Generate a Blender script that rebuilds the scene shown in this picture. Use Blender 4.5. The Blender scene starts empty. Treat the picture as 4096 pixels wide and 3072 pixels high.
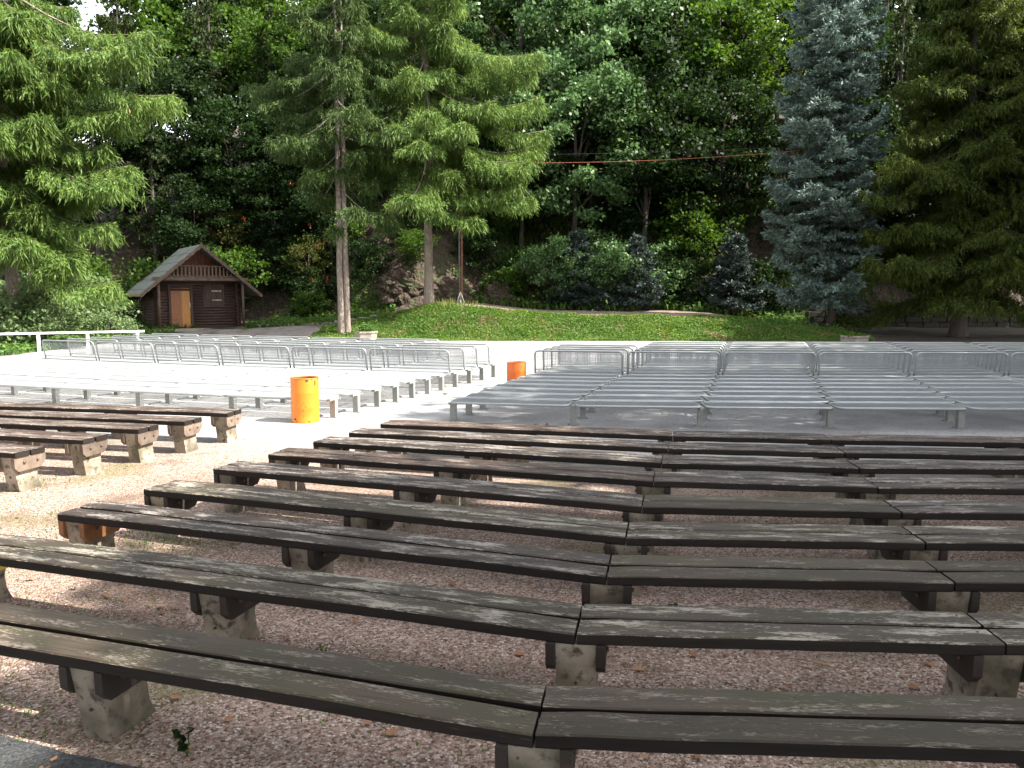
import bpy, math, random
import numpy as np
from mathutils import Vector, Matrix
R = math.radians
SC = bpy.context.scene
COL = SC.collection

# ------------------------------------------------------------------ camera, sky, sun, exposure
cam_d = bpy.data.cameras.new("camera"); cam = bpy.data.objects.new("camera", cam_d); COL.objects.link(cam)
cam_d.lens = 28.0; cam_d.sensor_width = 36.0; cam_d.clip_start = 0.05; cam_d.clip_end = 1000
cam.location = (0, 0, 2.1); cam.rotation_euler = (R(90 - 6.417), 0, 0)
SC.camera = cam
SUN_AZ = math.atan2(0.97, -0.26)          # direction TO the sun, clockwise from +Y
SUN_EL = R(47)
w = bpy.data.worlds.new("World"); SC.world = w; w.use_nodes = True
wn = w.node_tree.nodes; wl = w.node_tree.links
sky = wn.new('ShaderNodeTexSky'); sky.sky_type = 'NISHITA'; sky.sun_disc = False
sky.sun_elevation = SUN_EL; sky.sun_rotation = SUN_AZ; sky.dust_density = 1.5; sky.air_density = 1.0
bg = wn['Background']; bg.inputs['Strength'].default_value = 0.15
hsv = wn.new('ShaderNodeHueSaturation'); hsv.inputs['Saturation'].default_value = 0.22      # thin white cloud over the blue
wl.new(sky.outputs['Color'], hsv.inputs['Color']); wl.new(hsv.outputs['Color'], bg.inputs['Color'])
sd = Vector((math.sin(SUN_AZ) * math.cos(SUN_EL), math.cos(SUN_AZ) * math.cos(SUN_EL), math.sin(SUN_EL)))
sl = bpy.data.lights.new("sun", 'SUN'); sl.energy = 4.1; sl.angle = R(0.53); sl.color = (1.0, 0.94, 0.84)
so = bpy.data.objects.new("sun", sl); COL.objects.link(so)
so.rotation_euler = sd.to_track_quat('Z', 'Y').to_euler(); so.location = (30, -10, 40)
vs = SC.view_settings; vs.view_transform = 'Standard'; vs.look = 'None'; vs.gamma = 1.0; vs.use_curve_mapping = False
vs.exposure = 2.17
cy = SC.cycles; cy.max_bounces = 6; cy.diffuse_bounces = 3; cy.glossy_bounces = 2; cy.transmission_bounces = 3
cy.transparent_max_bounces = 4; cy.use_denoising = True; cy.caustics_reflective = False; cy.caustics_refractive = False

# ------------------------------------------------------------------ materials
def mat(name, base, rough=0.8, noise=(), bump=None, metallic=0.0, trans=0.0, spec=0.5, coords='Object', stretch=(1, 1, 1), rnd=0.0):
    """base: colour; noise: list of (scale, lo, hi, colour[, detail]) mixed in turn; bump: (scale, strength, dist)"""
    m = bpy.data.materials.new(name); m.use_nodes = True
    nt = m.node_tree; N = nt.nodes; L = nt.links; b = N['Principled BSDF']
    b.inputs['Roughness'].default_value = rough; b.inputs['Metallic'].default_value = metallic
    b.inputs['Specular IOR Level'].default_value = spec
    tc = N.new('ShaderNodeTexCoord'); mp = N.new('ShaderNodeMapping'); mp.inputs['Scale'].default_value = stretch
    L.new(tc.outputs[coords], mp.inputs['Vector'])
    vec = mp.outputs['Vector']
    if rnd:
        oi = N.new('ShaderNodeObjectInfo'); ml = N.new('ShaderNodeMath'); ml.operation = 'MULTIPLY'; ml.inputs[1].default_value = 57.0
        L.new(oi.outputs['Random'], ml.inputs[0]); va = N.new('ShaderNodeVectorMath'); va.operation = 'ADD'
        L.new(vec, va.inputs[0]); L.new(ml.outputs[0], va.inputs[1]); vec = va.outputs[0]
    cur = N.new('ShaderNodeRGB'); cur.outputs[0].default_value = (*base, 1); cur = cur.outputs[0]
    for i, n in enumerate(noise):
        t = N.new('ShaderNodeTexNoise'); t.inputs['Scale'].default_value = n[0]; t.inputs['Detail'].default_value = n[4] if len(n) > 4 else 4
        L.new(vec, t.inputs['Vector'])
        mr = N.new('ShaderNodeMapRange'); mr.inputs['From Min'].default_value = n[1]; mr.inputs['From Max'].default_value = n[2]
        L.new(t.outputs['Fac'], mr.inputs['Value'])
        mx = N.new('ShaderNodeMix'); mx.data_type = 'RGBA'
        L.new(mr.outputs['Result'], mx.inputs['Factor']); L.new(cur, mx.inputs['A']); mx.inputs['B'].default_value = (*n[3], 1)
        cur = mx.outputs['Result']
    if rnd:
        hv = N.new('ShaderNodeHueSaturation'); mr = N.new('ShaderNodeMapRange'); mr.inputs['To Min'].default_value = 1 - rnd; mr.inputs['To Max'].default_value = 1 + rnd
        L.new(oi.outputs['Random'], mr.inputs['Value']); L.new(mr.outputs['Result'], hv.inputs['Value']); L.new(cur, hv.inputs['Color']); cur = hv.outputs['Color']
    L.new(cur, b.inputs['Base Color'])
    if bump:
        t = N.new('ShaderNodeTexNoise'); t.inputs['Scale'].default_value = bump[0]; t.inputs['Detail'].default_value = 5
        L.new(vec, t.inputs['Vector']); bp = N.new('ShaderNodeBump'); bp.inputs['Strength'].default_value = bump[1]; bp.inputs['Distance'].default_value = bump[2]
        L.new(t.outputs['Fac'], bp.inputs['Height']); L.new(bp.outputs['Normal'], b.inputs['Normal'])
    if trans:
        out = N['Material Output']; tr = N.new('ShaderNodeBsdfTranslucent'); ms = N.new('ShaderNodeMixShader')
        hs = N.new('ShaderNodeHueSaturation'); hs.inputs['Hue'].default_value = 0.485; hs.inputs['Value'].default_value = 1.3; hs.inputs['Saturation'].default_value = 1.1
        L.new(cur, hs.inputs['Color']); L.new(hs.outputs['Color'], tr.inputs['Color'])
        ms.inputs[0].default_value = trans; L.new(b.outputs[0], ms.inputs[1]); L.new(tr.outputs[0], ms.inputs[2]); L.new(ms.outputs[0], out.inputs['Surface'])
    return m

M = {}
def plank_mat(name, base, alt, pale, amount, moss=None):
    m = bpy.data.materials.new(name); m.use_nodes = True; nt = m.node_tree; N = nt.nodes; L = nt.links; b = N['Principled BSDF']
    b.inputs['Roughness'].default_value = 0.55; b.inputs['Specular IOR Level'].default_value = 0.22
    tc = N.new('ShaderNodeTexCoord'); oi = N.new('ShaderNodeObjectInfo')
    ml = N.new('ShaderNodeMath'); ml.operation = 'MULTIPLY'; ml.inputs[1].default_value = 91.0; L.new(oi.outputs['Random'], ml.inputs[0])
    va = N.new('ShaderNodeVectorMath'); va.operation = 'ADD'; L.new(tc.outputs['Object'], va.inputs[0]); L.new(ml.outputs[0], va.inputs[1])
    def nz(st, detail=4, rough=0.5, dist=0.0):
        mp = N.new('ShaderNodeMapping'); mp.inputs['Scale'].default_value = st; L.new(va.outputs[0], mp.inputs['Vector'])
        t = N.new('ShaderNodeTexNoise'); t.inputs['Scale'].default_value = 1; t.inputs['Detail'].default_value = detail; t.inputs['Roughness'].default_value = rough; t.inputs['Distortion'].default_value = dist
        L.new(mp.outputs[0], t.inputs['Vector']); return t.outputs['Fac']
    def rng_(v, a, c, o0=0.0, o1=1.0):
        mr = N.new('ShaderNodeMapRange'); mr.inputs['From Min'].default_value = a; mr.inputs['From Max'].default_value = c; mr.inputs['To Min'].default_value = o0; mr.inputs['To Max'].default_value = o1
        L.new(v, mr.inputs['Value']); return mr.outputs['Result']
    def mix(f, A, B):
        mx = N.new('ShaderNodeMix'); mx.data_type = 'RGBA'; L.new(f, mx.inputs['Factor'])
        if isinstance(A, tuple): mx.inputs['A'].default_value = (*A, 1)
        else: L.new(A, mx.inputs['A'])
        if isinstance(B, tuple): mx.inputs['B'].default_value = (*B, 1)
        else: L.new(B, mx.inputs['B'])
        return mx.outputs['Result']
    def math_(op, A, B):
        q = N.new('ShaderNodeMath'); q.operation = op
        for k, v in enumerate((A, B)):
            if isinstance(v, (int, float)): q.inputs[k].default_value = v
            else: L.new(v, q.inputs[k])
        return q.outputs[0]
    cur = mix(rng_(nz((1.1, 3, 3), 3), 0.4, 0.62), base, alt)
    cur = mix(rng_(nz((3, 70, 70), 4, 0.6), 0.42, 0.62), cur, tuple(c * 0.62 for c in base))      # grain
    if moss: cur = mix(rng_(nz((1.6, 5, 5), 4), 0.48, 0.66, 0, 0.75), cur, moss)
    patch = rng_(nz((2.6, 15, 15), 5, 0.65), 0.36, 0.66, -0.12, amount)
    flake = nz((24, 190, 190), 5, 0.7, 0.3)
    f = rng_(math_('ADD', flake, patch), 0.60, 0.64)
    cur = mix(f, cur, pale)
    knots = N.new('ShaderNodeTexVoronoi'); mp = N.new('ShaderNodeMapping'); mp.inputs['Scale'].default_value = (1.7, 5.2, 5.2); L.new(va.outputs[0], mp.inputs['Vector']); L.new(mp.outputs[0], knots.inputs['Vector']); knots.inputs['Scale'].default_value = 1
    cur = mix(rng_(knots.outputs['Distance'], 0.03, 0.10, 0.6, 0.0), cur, (0.014, 0.011, 0.01))
    hv = N.new('ShaderNodeHueSaturation'); L.new(rng_(oi.outputs['Random'], 0, 1, 0.68, 1.12), hv.inputs['Value']); L.new(cur, hv.inputs['Color']); L.new(hv.outputs[0], b.inputs['Base Color'])
    bp = N.new('ShaderNodeBump'); bp.inputs['Strength'].default_value = 0.6; bp.inputs['Distance'].default_value = 0.004
    L.new(math_('ADD', nz((3, 70, 70), 4), math_('MULTIPLY', f, 0.5)), bp.inputs['Height']); L.new(bp.outputs['Normal'], b.inputs['Normal'])
    return m
M['plank'] = plank_mat('weathered_plank', (0.055, 0.042, 0.034), (0.042, 0.032, 0.027), (0.28, 0.25, 0.225), 0.20)
M['plank_green'] = plank_mat('mossy_plank', (0.062, 0.046, 0.031), (0.042, 0.033, 0.022), (0.19, 0.165, 0.13), 0.135, (0.038, 0.037, 0.017))
M['plank_old'] = plank_mat('flaking_plank', (0.062, 0.047, 0.034), (0.044, 0.035, 0.025), (0.29, 0.26, 0.215), 0.22, (0.042, 0.041, 0.02))
M['plank_side'] = mat('shade_dark_plank_edge', (0.016, 0.012, 0.010), 0.8, [(3, 0.45, 0.7, (0.011, 0.009, 0.007)), (7, 0.66, 0.78, (0.04, 0.036, 0.03))], bump=(6, 0.3, 0.004), stretch=(1.5, 14, 14), rnd=0.25, spec=0.2)  # near-black colour carries the shade of the plank sides
M['plank_brown'] = plank_mat('brown_plank', (0.082, 0.055, 0.043), (0.058, 0.041, 0.034), (0.27, 0.23, 0.20), 0.19)
M['cleat'] = mat('dark_cleat_wood', (0.022, 0.015, 0.011), 0.8, [(9, 0.55, 0.75, (0.06, 0.033, 0.02))], bump=(12, 0.4, 0.01), rnd=0.3)
M['cleat_pale'] = mat('brown_cleat_wood', (0.14, 0.105, 0.08), 0.7, [(9, 0.4, 0.7, (0.08, 0.055, 0.04))], bump=(12, 0.4, 0.01), rnd=0.3)
M['yellow'] = mat('yellow_paint', (0.62, 0.45, 0.08), 0.6)
M['concrete'] = mat('weathered_concrete', (0.30, 0.255, 0.20), 0.9, [(5, 0.42, 0.65, (0.17, 0.14, 0.105)), (2.6, 0.5, 0.66, (0.10, 0.09, 0.058)), (14, 0.55, 0.68, (0.06, 0.05, 0.036)), (40, 0.62, 0.7, (0.07, 0.06, 0.05))], bump=(25, 0.5, 0.01), rnd=0.15)
M['moss'] = mat('moss', (0.10, 0.13, 0.02), 0.95, [(30, 0.4, 0.7, (0.05, 0.08, 0.012))], bump=(60, 0.8, 0.01))
M['bolt'] = mat('bolt_steel', (0.12, 0.09, 0.07), 0.6, metallic=0.6)
M['steel'] = mat('galvanised_grey', (0.34, 0.355, 0.35), 0.32, [(3, 0.4, 0.7, (0.28, 0.295, 0.29))], bump=None, metallic=0.45)
M['steel_wire'] = mat('grey_wire', (0.30, 0.312, 0.325), 0.4, metallic=0.3)
M['post'] = mat('grey_post_paint', (0.25, 0.258, 0.24), 0.55, [(5, 0.45, 0.7, (0.20, 0.205, 0.19)), (25, 0.66, 0.72, (0.12, 0.09, 0.06))], rnd=0.12)
M['white'] = mat('white_railing_paint', (0.72, 0.71, 0.73), 0.5, [(6, 0.5, 0.75, (0.6, 0.58, 0.6))])
M['orange'] = mat('orange_barrel_paint', (0.75, 0.21, 0.012), 0.42, [(3, 0.4, 0.8, (0.62, 0.17, 0.012)), (10, 0.665, 0.69, (0.045, 0.02, 0.01), 6)], bump=(4, 0.15, 0.02), rnd=0.05)
M['orange2'] = mat('shaded_orange_barrel_paint', (0.62, 0.12, 0.012), 0.45, [(3, 0.4, 0.8, (0.52, 0.10, 0.012))], rnd=0.05)  # farther barrel's shade put into a darker, redder orange
M['orange_in'] = mat('barrel_inside', (0.10, 0.04, 0.015), 0.8)
M['rust'] = mat('rusty_patch', (0.05, 0.025, 0.015), 0.85, [(30, 0.4, 0.6, (0.11, 0.04, 0.015))])
M['bark'] = mat('spruce_bark', (0.20, 0.155, 0.125), 0.9, [(2.2, 0.4, 0.65, (0.13, 0.10, 0.085)), (9, 0.5, 0.68, (0.28, 0.245, 0.21))], bump=(7, 0.9, 0.06), stretch=(1.6, 1.6, 0.5))
M['bark_dark'] = mat('dark_bark', (0.075, 0.06, 0.05), 0.95, [(3, 0.4, 0.7, (0.045, 0.036, 0.03))], bump=(7, 0.8, 0.05), stretch=(1.5, 1.5, 0.5))
def leafmat(n, a, b, c, tr=0.35, sc=0.9, rough=0.55):
    return mat(n, a, rough, [(sc, 0.42, 0.62, b, 3), (7, 0.5, 0.72, c, 2)], trans=tr, spec=0.18, rnd=0.12)
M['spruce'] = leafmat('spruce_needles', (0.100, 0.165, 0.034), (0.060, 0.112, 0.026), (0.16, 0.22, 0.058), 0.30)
M['spruce_mid'] = leafmat('shaded_spruce_needles', (0.058, 0.100, 0.024), (0.036, 0.070, 0.018), (0.11, 0.155, 0.045), 0.25)  # twin-trunk spruce: its shade put into a darker green
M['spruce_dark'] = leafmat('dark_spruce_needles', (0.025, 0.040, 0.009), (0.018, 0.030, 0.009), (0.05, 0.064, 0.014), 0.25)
M['spruce_olive'] = leafmat('olive_spruce_needles', (0.066, 0.090, 0.016), (0.036, 0.060, 0.012), (0.14, 0.155, 0.03), 0.32)
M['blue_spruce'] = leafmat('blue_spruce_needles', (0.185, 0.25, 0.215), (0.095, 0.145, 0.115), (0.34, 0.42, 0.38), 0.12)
M['leaf'] = leafmat('broad_leaves', (0.045, 0.095, 0.012), (0.026, 0.060, 0.010), (0.085, 0.135, 0.022), 0.42)
M['leaf_pale'] = leafmat('pale_leaves', (0.075, 0.14, 0.045), (0.045, 0.10, 0.03), (0.16, 0.23, 0.12), 0.35, rough=0.4)
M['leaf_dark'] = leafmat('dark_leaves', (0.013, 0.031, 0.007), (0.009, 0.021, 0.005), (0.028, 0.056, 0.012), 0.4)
M['leaf_bush'] = leafmat('bush_leaves', (0.13, 0.19, 0.075), (0.09, 0.15, 0.05), (0.20, 0.25, 0.13), 0.35)
M['leaf_rowan'] = leafmat('rowan_leaves', (0.055, 0.08, 0.018), (0.06, 0.06, 0.016), (0.09, 0.09, 0.02), 0.4)
M['berry'] = mat('orange_red_berries', (0.55, 0.09, 0.02), 0.4)
M['cone'] = mat('pine_cone', (0.19, 0.11, 0.06), 0.8, [(60, 0.5, 0.6, (0.08, 0.05, 0.03))])
M['spruce_cone'] = mat('spruce_cone_scales', (0.30, 0.16, 0.07), 0.7)
M['grass'] = mat('grass_blades', (0.075, 0.155, 0.018), 0.7, [(0.6, 0.45, 0.62, (0.105, 0.18, 0.022), 3), (0.9, 0.56, 0.68, (0.19, 0.17, 0.065), 4), (5, 0.55, 0.7, (0.035, 0.085, 0.012))], trans=0.35)
M['dry_grass'] = mat('dry_grass', (0.20, 0.21, 0.06), 0.8, [(1.5, 0.45, 0.65, (0.12, 0.18, 0.035))], trans=0.3)
M['weed'] = leafmat('weed_leaves', (0.085, 0.155, 0.03), (0.06, 0.12, 0.03), (0.11, 0.19, 0.05), 0.35)
M['soil_green'] = mat('bank_soil', (0.07, 0.085, 0.025), 0.95, [(1.5, 0.48, 0.62, (0.15, 0.115, 0.07)), (9, 0.5, 0.7, (0.05, 0.06, 0.02))], bump=(8, 0.7, 0.06))
M['forest_floor'] = mat('forest_floor', (0.032, 0.021, 0.012), 0.98, [(0.8, 0.45, 0.65, (0.018, 0.022, 0.008)), (6, 0.55, 0.7, (0.075, 0.045, 0.025))], bump=(3, 1.0, 0.15))
M['rock'] = mat('hillside_rock', (0.050, 0.033, 0.022), 0.95, [(0.55, 0.45, 0.6, (0.055, 0.04, 0.027)), (1.7, 0.52, 0.62, (0.045, 0.052, 0.018)), (5, 0.58, 0.7, (0.095, 0.068, 0.045))], bump=(2.6, 1.0, 0.5))
M['dirt'] = mat('brown_dirt_path', (0.17, 0.125, 0.095), 0.95, [(1.3, 0.45, 0.65, (0.12, 0.085, 0.06)), (14, 0.5, 0.7, (0.22, 0.17, 0.135))], bump=(20, 0.5, 0.02))
M['stone_wall'] = mat('mossy_stone', (0.022, 0.019, 0.014), 0.95, [(2, 0.45, 0.65, (0.025, 0.03, 0.014)), (8, 0.5, 0.7, (0.034, 0.03, 0.022))], bump=(6, 0.9, 0.06), rnd=0.2)
M['dry_leaf'] = mat('dry_leaf', (0.27, 0.13, 0.055), 0.8, [(12, 0.4, 0.7, (0.16, 0.07, 0.03))])
M['log'] = mat('dark_stained_log', (0.050, 0.024, 0.017), 0.7, [(2, 0.45, 0.7, (0.035, 0.018, 0.014)), (9, 0.55, 0.7, (0.075, 0.036, 0.024))], bump=(8, 0.5, 0.02), stretch=(1, 6, 6))
M['gable'] = mat('red_brown_boards', (0.13, 0.042, 0.018), 0.7, [(3, 0.4, 0.7, (0.085, 0.028, 0.014))], bump=(6, 0.4, 0.02), stretch=(8, 8, 1))
M['beam'] = mat('weathered_beam', (0.10, 0.066, 0.048), 0.75, [(3, 0.4, 0.7, (0.065, 0.042, 0.03)), (14, 0.6, 0.72, (0.18, 0.13, 0.10))], bump=(8, 0.5, 0.02))
M['door'] = mat('orange_brown_door', (0.26, 0.095, 0.028), 0.5, [(3, 0.4, 0.7, (0.19, 0.065, 0.02)), (11, 0.55, 0.7, (0.31, 0.13, 0.04))], stretch=(7, 7, 0.8))
M['door_yellow'] = mat('bright_yellow_boards', (0.46, 0.20, 0.035), 0.45, [(3, 0.4, 0.7, (0.36, 0.15, 0.028)), (9, 0.6, 0.7, (0.22, 0.09, 0.02))], stretch=(9, 9, 0.8))  # right-hand door boards, brighter and yellower than the rest
M['roof'] = mat('grey_green_roofing_felt', (0.105, 0.115, 0.10), 0.85, [(1.1, 0.45, 0.65, (0.075, 0.09, 0.062)), (9, 0.5, 0.7, (0.14, 0.15, 0.135))], bump=(15, 0.4, 0.02))
M['roof_edge'] = mat('mossy_roof_edge', (0.24, 0.18, 0.06), 0.9, [(6, 0.4, 0.7, (0.14, 0.15, 0.04))])
M['brass'] = mat('pale_metal_fitting', (0.5, 0.42, 0.30), 0.4, metallic=0.6)
M['slab'] = mat('concrete_slab', (0.27, 0.235, 0.19), 0.9, [(2, 0.45, 0.7, (0.20, 0.175, 0.14))], bump=(15, 0.4, 0.02))
M['pole'] = mat('pole_steel', (0.15, 0.145, 0.14), 0.6, [(4, 0.5, 0.7, (0.10, 0.07, 0.055))], metallic=0.1)
M['cable_red'] = mat('orange_red_cable', (0.36, 0.11, 0.06), 0.5)
M['cable_black'] = mat('black_cable', (0.02, 0.02, 0.02), 0.6)
M['bark_limb'] = M['bark_dark']
M['litter_white'] = mat('white_scrap', (0.75, 0.74, 0.70), 0.6)
M['litter_green'] = mat('turquoise_glass_scrap', (0.08, 0.5, 0.32), 0.3)
M['wood_new'] = mat('orange_brown_cleat', (0.22, 0.09, 0.03), 0.7, [(8, 0.4, 0.7, (0.14, 0.06, 0.025))])

def gravel_mat(name, cols, scale, rough=0.95, tint=None, bumpd=0.012, blend=None):
    m = bpy.data.materials.new(name); m.use_nodes = True; nt = m.node_tree; N = nt.nodes; L = nt.links; b = N['Principled BSDF']
    b.inputs['Roughness'].default_value = rough; b.inputs['Specular IOR Level'].default_value = 0.25
    tc = N.new('ShaderNodeTexCoord'); vo = N.new('ShaderNodeTexVoronoi'); vo.inputs['Scale'].default_value = scale
    L.new(tc.outputs['Object'], vo.inputs['Vector'])
    sx = N.new('ShaderNodeSeparateColor'); L.new(vo.outputs['Color'], sx.inputs[0])
    cr = N.new('ShaderNodeValToRGB'); L.new(sx.outputs[0], cr.inputs[0]); e = cr.color_ramp.elements
    e[0].position = 0; e[0].color = (*cols[0], 1); e[1].position = 1; e[1].color = (*cols[-1], 1)
    for i, c in enumerate(cols[1:-1]):
        q = e.new((i + 1) / (len(cols) - 1)); q.color = (*c, 1)
    cur = cr.outputs[0]
    for t_ in (tint or []):
        n = N.new('ShaderNodeTexNoise'); n.inputs['Scale'].default_value = t_[0]; n.inputs['Detail'].default_value = 5
        L.new(tc.outputs['Object'], n.inputs['Vector']); mr = N.new('ShaderNodeMapRange'); mr.inputs['From Min'].default_value = t_[1]; mr.inputs['From Max'].default_value = t_[2]; mr.inputs['To Max'].default_value = t_[4]
        L.new(n.outputs['Fac'], mr.inputs['Value']); mx = N.new('ShaderNodeMix'); mx.data_type = 'RGBA'
        L.new(mr.outputs[0], mx.inputs['Factor']); L.new(cur, mx.inputs['A']); mx.inputs['B'].default_value = (*t_[3], 1); cur = mx.outputs['Result']
    if blend:                                                   # stones trodden out over the edge of the asphalt
        sp = N.new('ShaderNodeSeparateXYZ'); L.new(tc.outputs['Object'], sp.inputs[0])
        def mth(op, A, B):
            q = N.new('ShaderNodeMath'); q.operation = op
            for k, v in enumerate((A, B)):
                if isinstance(v, (int, float)): q.inputs[k].default_value = v
                else: L.new(v, q.inputs[k])
            return q.outputs[0]
        n = N.new('ShaderNodeTexNoise'); n.inputs['Scale'].default_value = 1.2; n.inputs['Detail'].default_value = 8; n.inputs['Roughness'].default_value = 0.75; L.new(tc.outputs['Object'], n.inputs['Vector'])
        t = mth('ADD', sp.outputs['Y'], mth('MULTIPLY', mth('MINIMUM', sp.outputs['X'], 2.5), 0.31)); t = mth('ADD', t, mth('MULTIPLY', mth('SUBTRACT', n.outputs['Fac'], 0.5), 3.2))
        mr = N.new('ShaderNodeMapRange'); mr.inputs['From Min'].default_value = blend[0]; mr.inputs['From Max'].default_value = blend[1]; L.new(t, mr.inputs['Value'])
        mx = N.new('ShaderNodeMix'); mx.data_type = 'RGBA'; L.new(mr.outputs[0], mx.inputs['Factor'])
        if blend[3]: L.new(cur, mx.inputs['A']); mx.inputs['B'].default_value = (*blend[2], 1)
        else: L.new(cur, mx.inputs['B']); mx.inputs['A'].default_value = (*blend[2], 1)
        cur = mx.outputs['Result']
    L.new(cur, b.inputs['Base Color'])
    iv = N.new('ShaderNodeMath'); iv.operation = 'SUBTRACT'; iv.inputs[0].default_value = 1; L.new(vo.outputs['Distance'], iv.inputs[1])
    bp = N.new('ShaderNodeBump'); bp.inputs['Strength'].default_value = 0.9; bp.inputs['Distance'].default_value = bumpd
    L.new(iv.outputs[0], bp.inputs['Height']); L.new(bp.outputs['Normal'], b.inputs['Normal'])
    return m
GREY = (0.28, 0.272, 0.264)
M['gravel'] = gravel_mat('pink_gravel', [(0.09, 0.055, 0.042), (0.26, 0.165, 0.125), (0.36, 0.25, 0.20), (0.50, 0.385, 0.32), (0.17, 0.12, 0.097), (0.70, 0.60, 0.52)], 72,
    tint=[(0.45, 0.47, 0.68, (0.10, 0.062, 0.042), 0.6), (1.3, 0.57, 0.70, (0.10, 0.065, 0.04), 0.6), (0.9, 0.56, 0.68, (0.15, 0.15, 0.06), 0.55)], bumpd=0.02, blend=(8.9, 10.3, GREY, True))
M['stones'] = gravel_mat('gravel_stones', [(0.07, 0.045, 0.035), (0.26, 0.17, 0.13), (0.38, 0.28, 0.23), (0.20, 0.14, 0.11), (0.62, 0.54, 0.47)], 22, bumpd=0.0)
M['paving'] = gravel_mat('pale_asphalt', [(0.20, 0.198, 0.196), (0.28, 0.277, 0.275), (0.32, 0.317, 0.314), (0.39, 0.387, 0.383)], 60,
    tint=[(0.35, 0.45, 0.62, (0.16, 0.158, 0.157), 0.75), (1.1, 0.55, 0.7, (0.36, 0.352, 0.34), 0.55)], bumpd=0.006, blend=(9.8, 12.5, (0.28, 0.268, 0.258), False))
M['asphalt_dark'] = gravel_mat('dark_asphalt', [(0.022, 0.023, 0.026), (0.036, 0.038, 0.041), (0.065, 0.066, 0.068)], 80, tint=[(2.0, 0.5, 0.7, (0.05, 0.048, 0.04), 0.7)], bumpd=0.006)
M['cabin_path'] = gravel_mat('leafy_path', [(0.15, 0.13, 0.12), (0.22, 0.19, 0.17), (0.28, 0.25, 0.23)], 25, tint=[(1.0, 0.5, 0.7, (0.10, 0.07, 0.045), 0.8)], bumpd=0.01)

# ------------------------------------------------------------------ mesh helpers
class MB:
    def __init__(s): s.v = []; s.f = []; s.sm = []
    def add(s, vs_, fs_, smooth=False):
        o = len(s.v); s.v.extend([tuple(p) for p in vs_]); s.f.extend([tuple(i + o for i in f) for f in fs_]); s.sm.extend([smooth] * len(fs_)); return s
    def box(s, c, d, rz=0.0, M4=None):
        x, y, z = d[0] / 2, d[1] / 2, d[2] / 2; ca, sa = math.cos(rz), math.sin(rz); P = []
        for (a, b_, e) in ((-x, -y, -z), (x, -y, -z), (x, y, -z), (-x, y, -z), (-x, -y, z), (x, -y, z), (x, y, z), (-x, y, z)):
            p = Vector((a * ca - b_ * sa + c[0], a * sa + b_ * ca + c[1], e + c[2]))
            P.append(M4 @ p if M4 else p)
        return s.add(P, [(0, 3, 2, 1), (4, 5, 6, 7), (0, 1, 5, 4), (1, 2, 6, 5), (2, 3, 7, 6), (3, 0, 4, 7)])
    def bevbox(s, c, d, b=0.008):
        """box with its long (x) edges and ends chamfered"""
        hx, hy, hz = d[0] / 2, d[1] / 2, d[2] / 2
        prof = [(-hy + b, -hz), (hy - b, -hz), (hy, -hz + b), (hy, hz - b), (hy - b, hz), (-hy + b, hz), (-hy, hz - b), (-hy, -hz + b)]
        P = []
        for X, k in ((-hx, b), (-hx + b, 0), (hx - b, 0), (hx, b)):
            for (y, z) in prof:
                P.append((c[0] + X, c[1] + y * (1 - k / hy), c[2] + z * (1 - k / hz)))
        F = []
        for i in range(3):
            for j in range(8):
                a = i * 8 + j; q = i * 8 + (j + 1) % 8; F.append((a, a + 8, q + 8, q))
        F.append(tuple(range(8))); F.append(tuple(reversed(range(24, 32))))
        return s.add(P, F)
    def tube(s, pts, r, n=8, closed=False, cap=True, smooth=True):
        pts = [Vector(p) for p in pts]; m = len(pts); rs = r if isinstance(r, (list, tuple)) else [r] * m; P = []
        up0 = None
        for i, p in enumerate(pts):
            if closed: t = (pts[(i + 1) % m] - pts[i - 1]).normalized()
            else: t = (pts[min(i + 1, m - 1)] - pts[max(i - 1, 0)]).normalized()
            ref = up0 if up0 is not None else (Vector((0, 0, 1)) if abs(t.z) < 0.9 else Vector((1, 0, 0)))
            a = t.cross(ref)
            if a.length < 1e-4: a = t.cross(Vector((0, 1, 0.1)))
            a.normalize(); b_ = a.cross(t).normalized(); up0 = b_
            for j in range(n):
                th = 2 * math.pi * j / n; P.append(p + (a * math.cos(th) + b_ * math.sin(th)) * rs[i])
        F = []
        for i in range(m if closed else m - 1):
            for j in range(n):
                a = i * n + j; b_ = i * n + (j + 1) % n; k = (i + 1) % m
                F.append((a, b_, k * n + (j + 1) % n, k * n + j))
        if cap and not closed: F += [tuple(reversed(range(n))), tuple(range((m - 1) * n, m * n))]
        return s.add(P, F, smooth)
    def prism(s, prof, x0, x1, axis='x'):
        n = len(prof); P = []
        for X in (x0, x1):
            for (a, b_) in prof: P.append((X, a, b_) if axis == 'x' else (a, X, b_) if axis == 'y' else (a, b_, X))
        F = [tuple(reversed(range(n))), tuple(range(n, 2 * n))] + [(i, (i + 1) % n, n + (i + 1) % n, n + i) for i in range(n)]
        return s.add(P, F)
    def lathe(s, prof, n=32, c=(0, 0, 0), smooth=True):
        P = []
        for (r, z) in prof:
            for j in range(n):
                th = 2 * math.pi * j / n; P.append((c[0] + r * math.cos(th), c[1] + r * math.sin(th), c[2] + z))
        F = [(i * n + j, i * n + (j + 1) % n, (i + 1) * n + (j + 1) % n, (i + 1) * n + j) for i in range(len(prof) - 1) for j in range(n)]
        return s.add(P, F, smooth)
    def mesh(s, name, m):
        me = bpy.data.meshes.new(name); me.from_pydata(s.v, [], s.f); me.validate()
        if len(me.polygons) == len(s.sm): me.polygons.foreach_set('use_smooth', s.sm)
        me.materials.append(m); me.update(); return me
def recalc(me):
    import bmesh
    bm = bmesh.new(); bm.from_mesh(me); bmesh.ops.recalc_face_normals(bm, faces=bm.faces); bm.to_mesh(me); bm.free()
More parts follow.
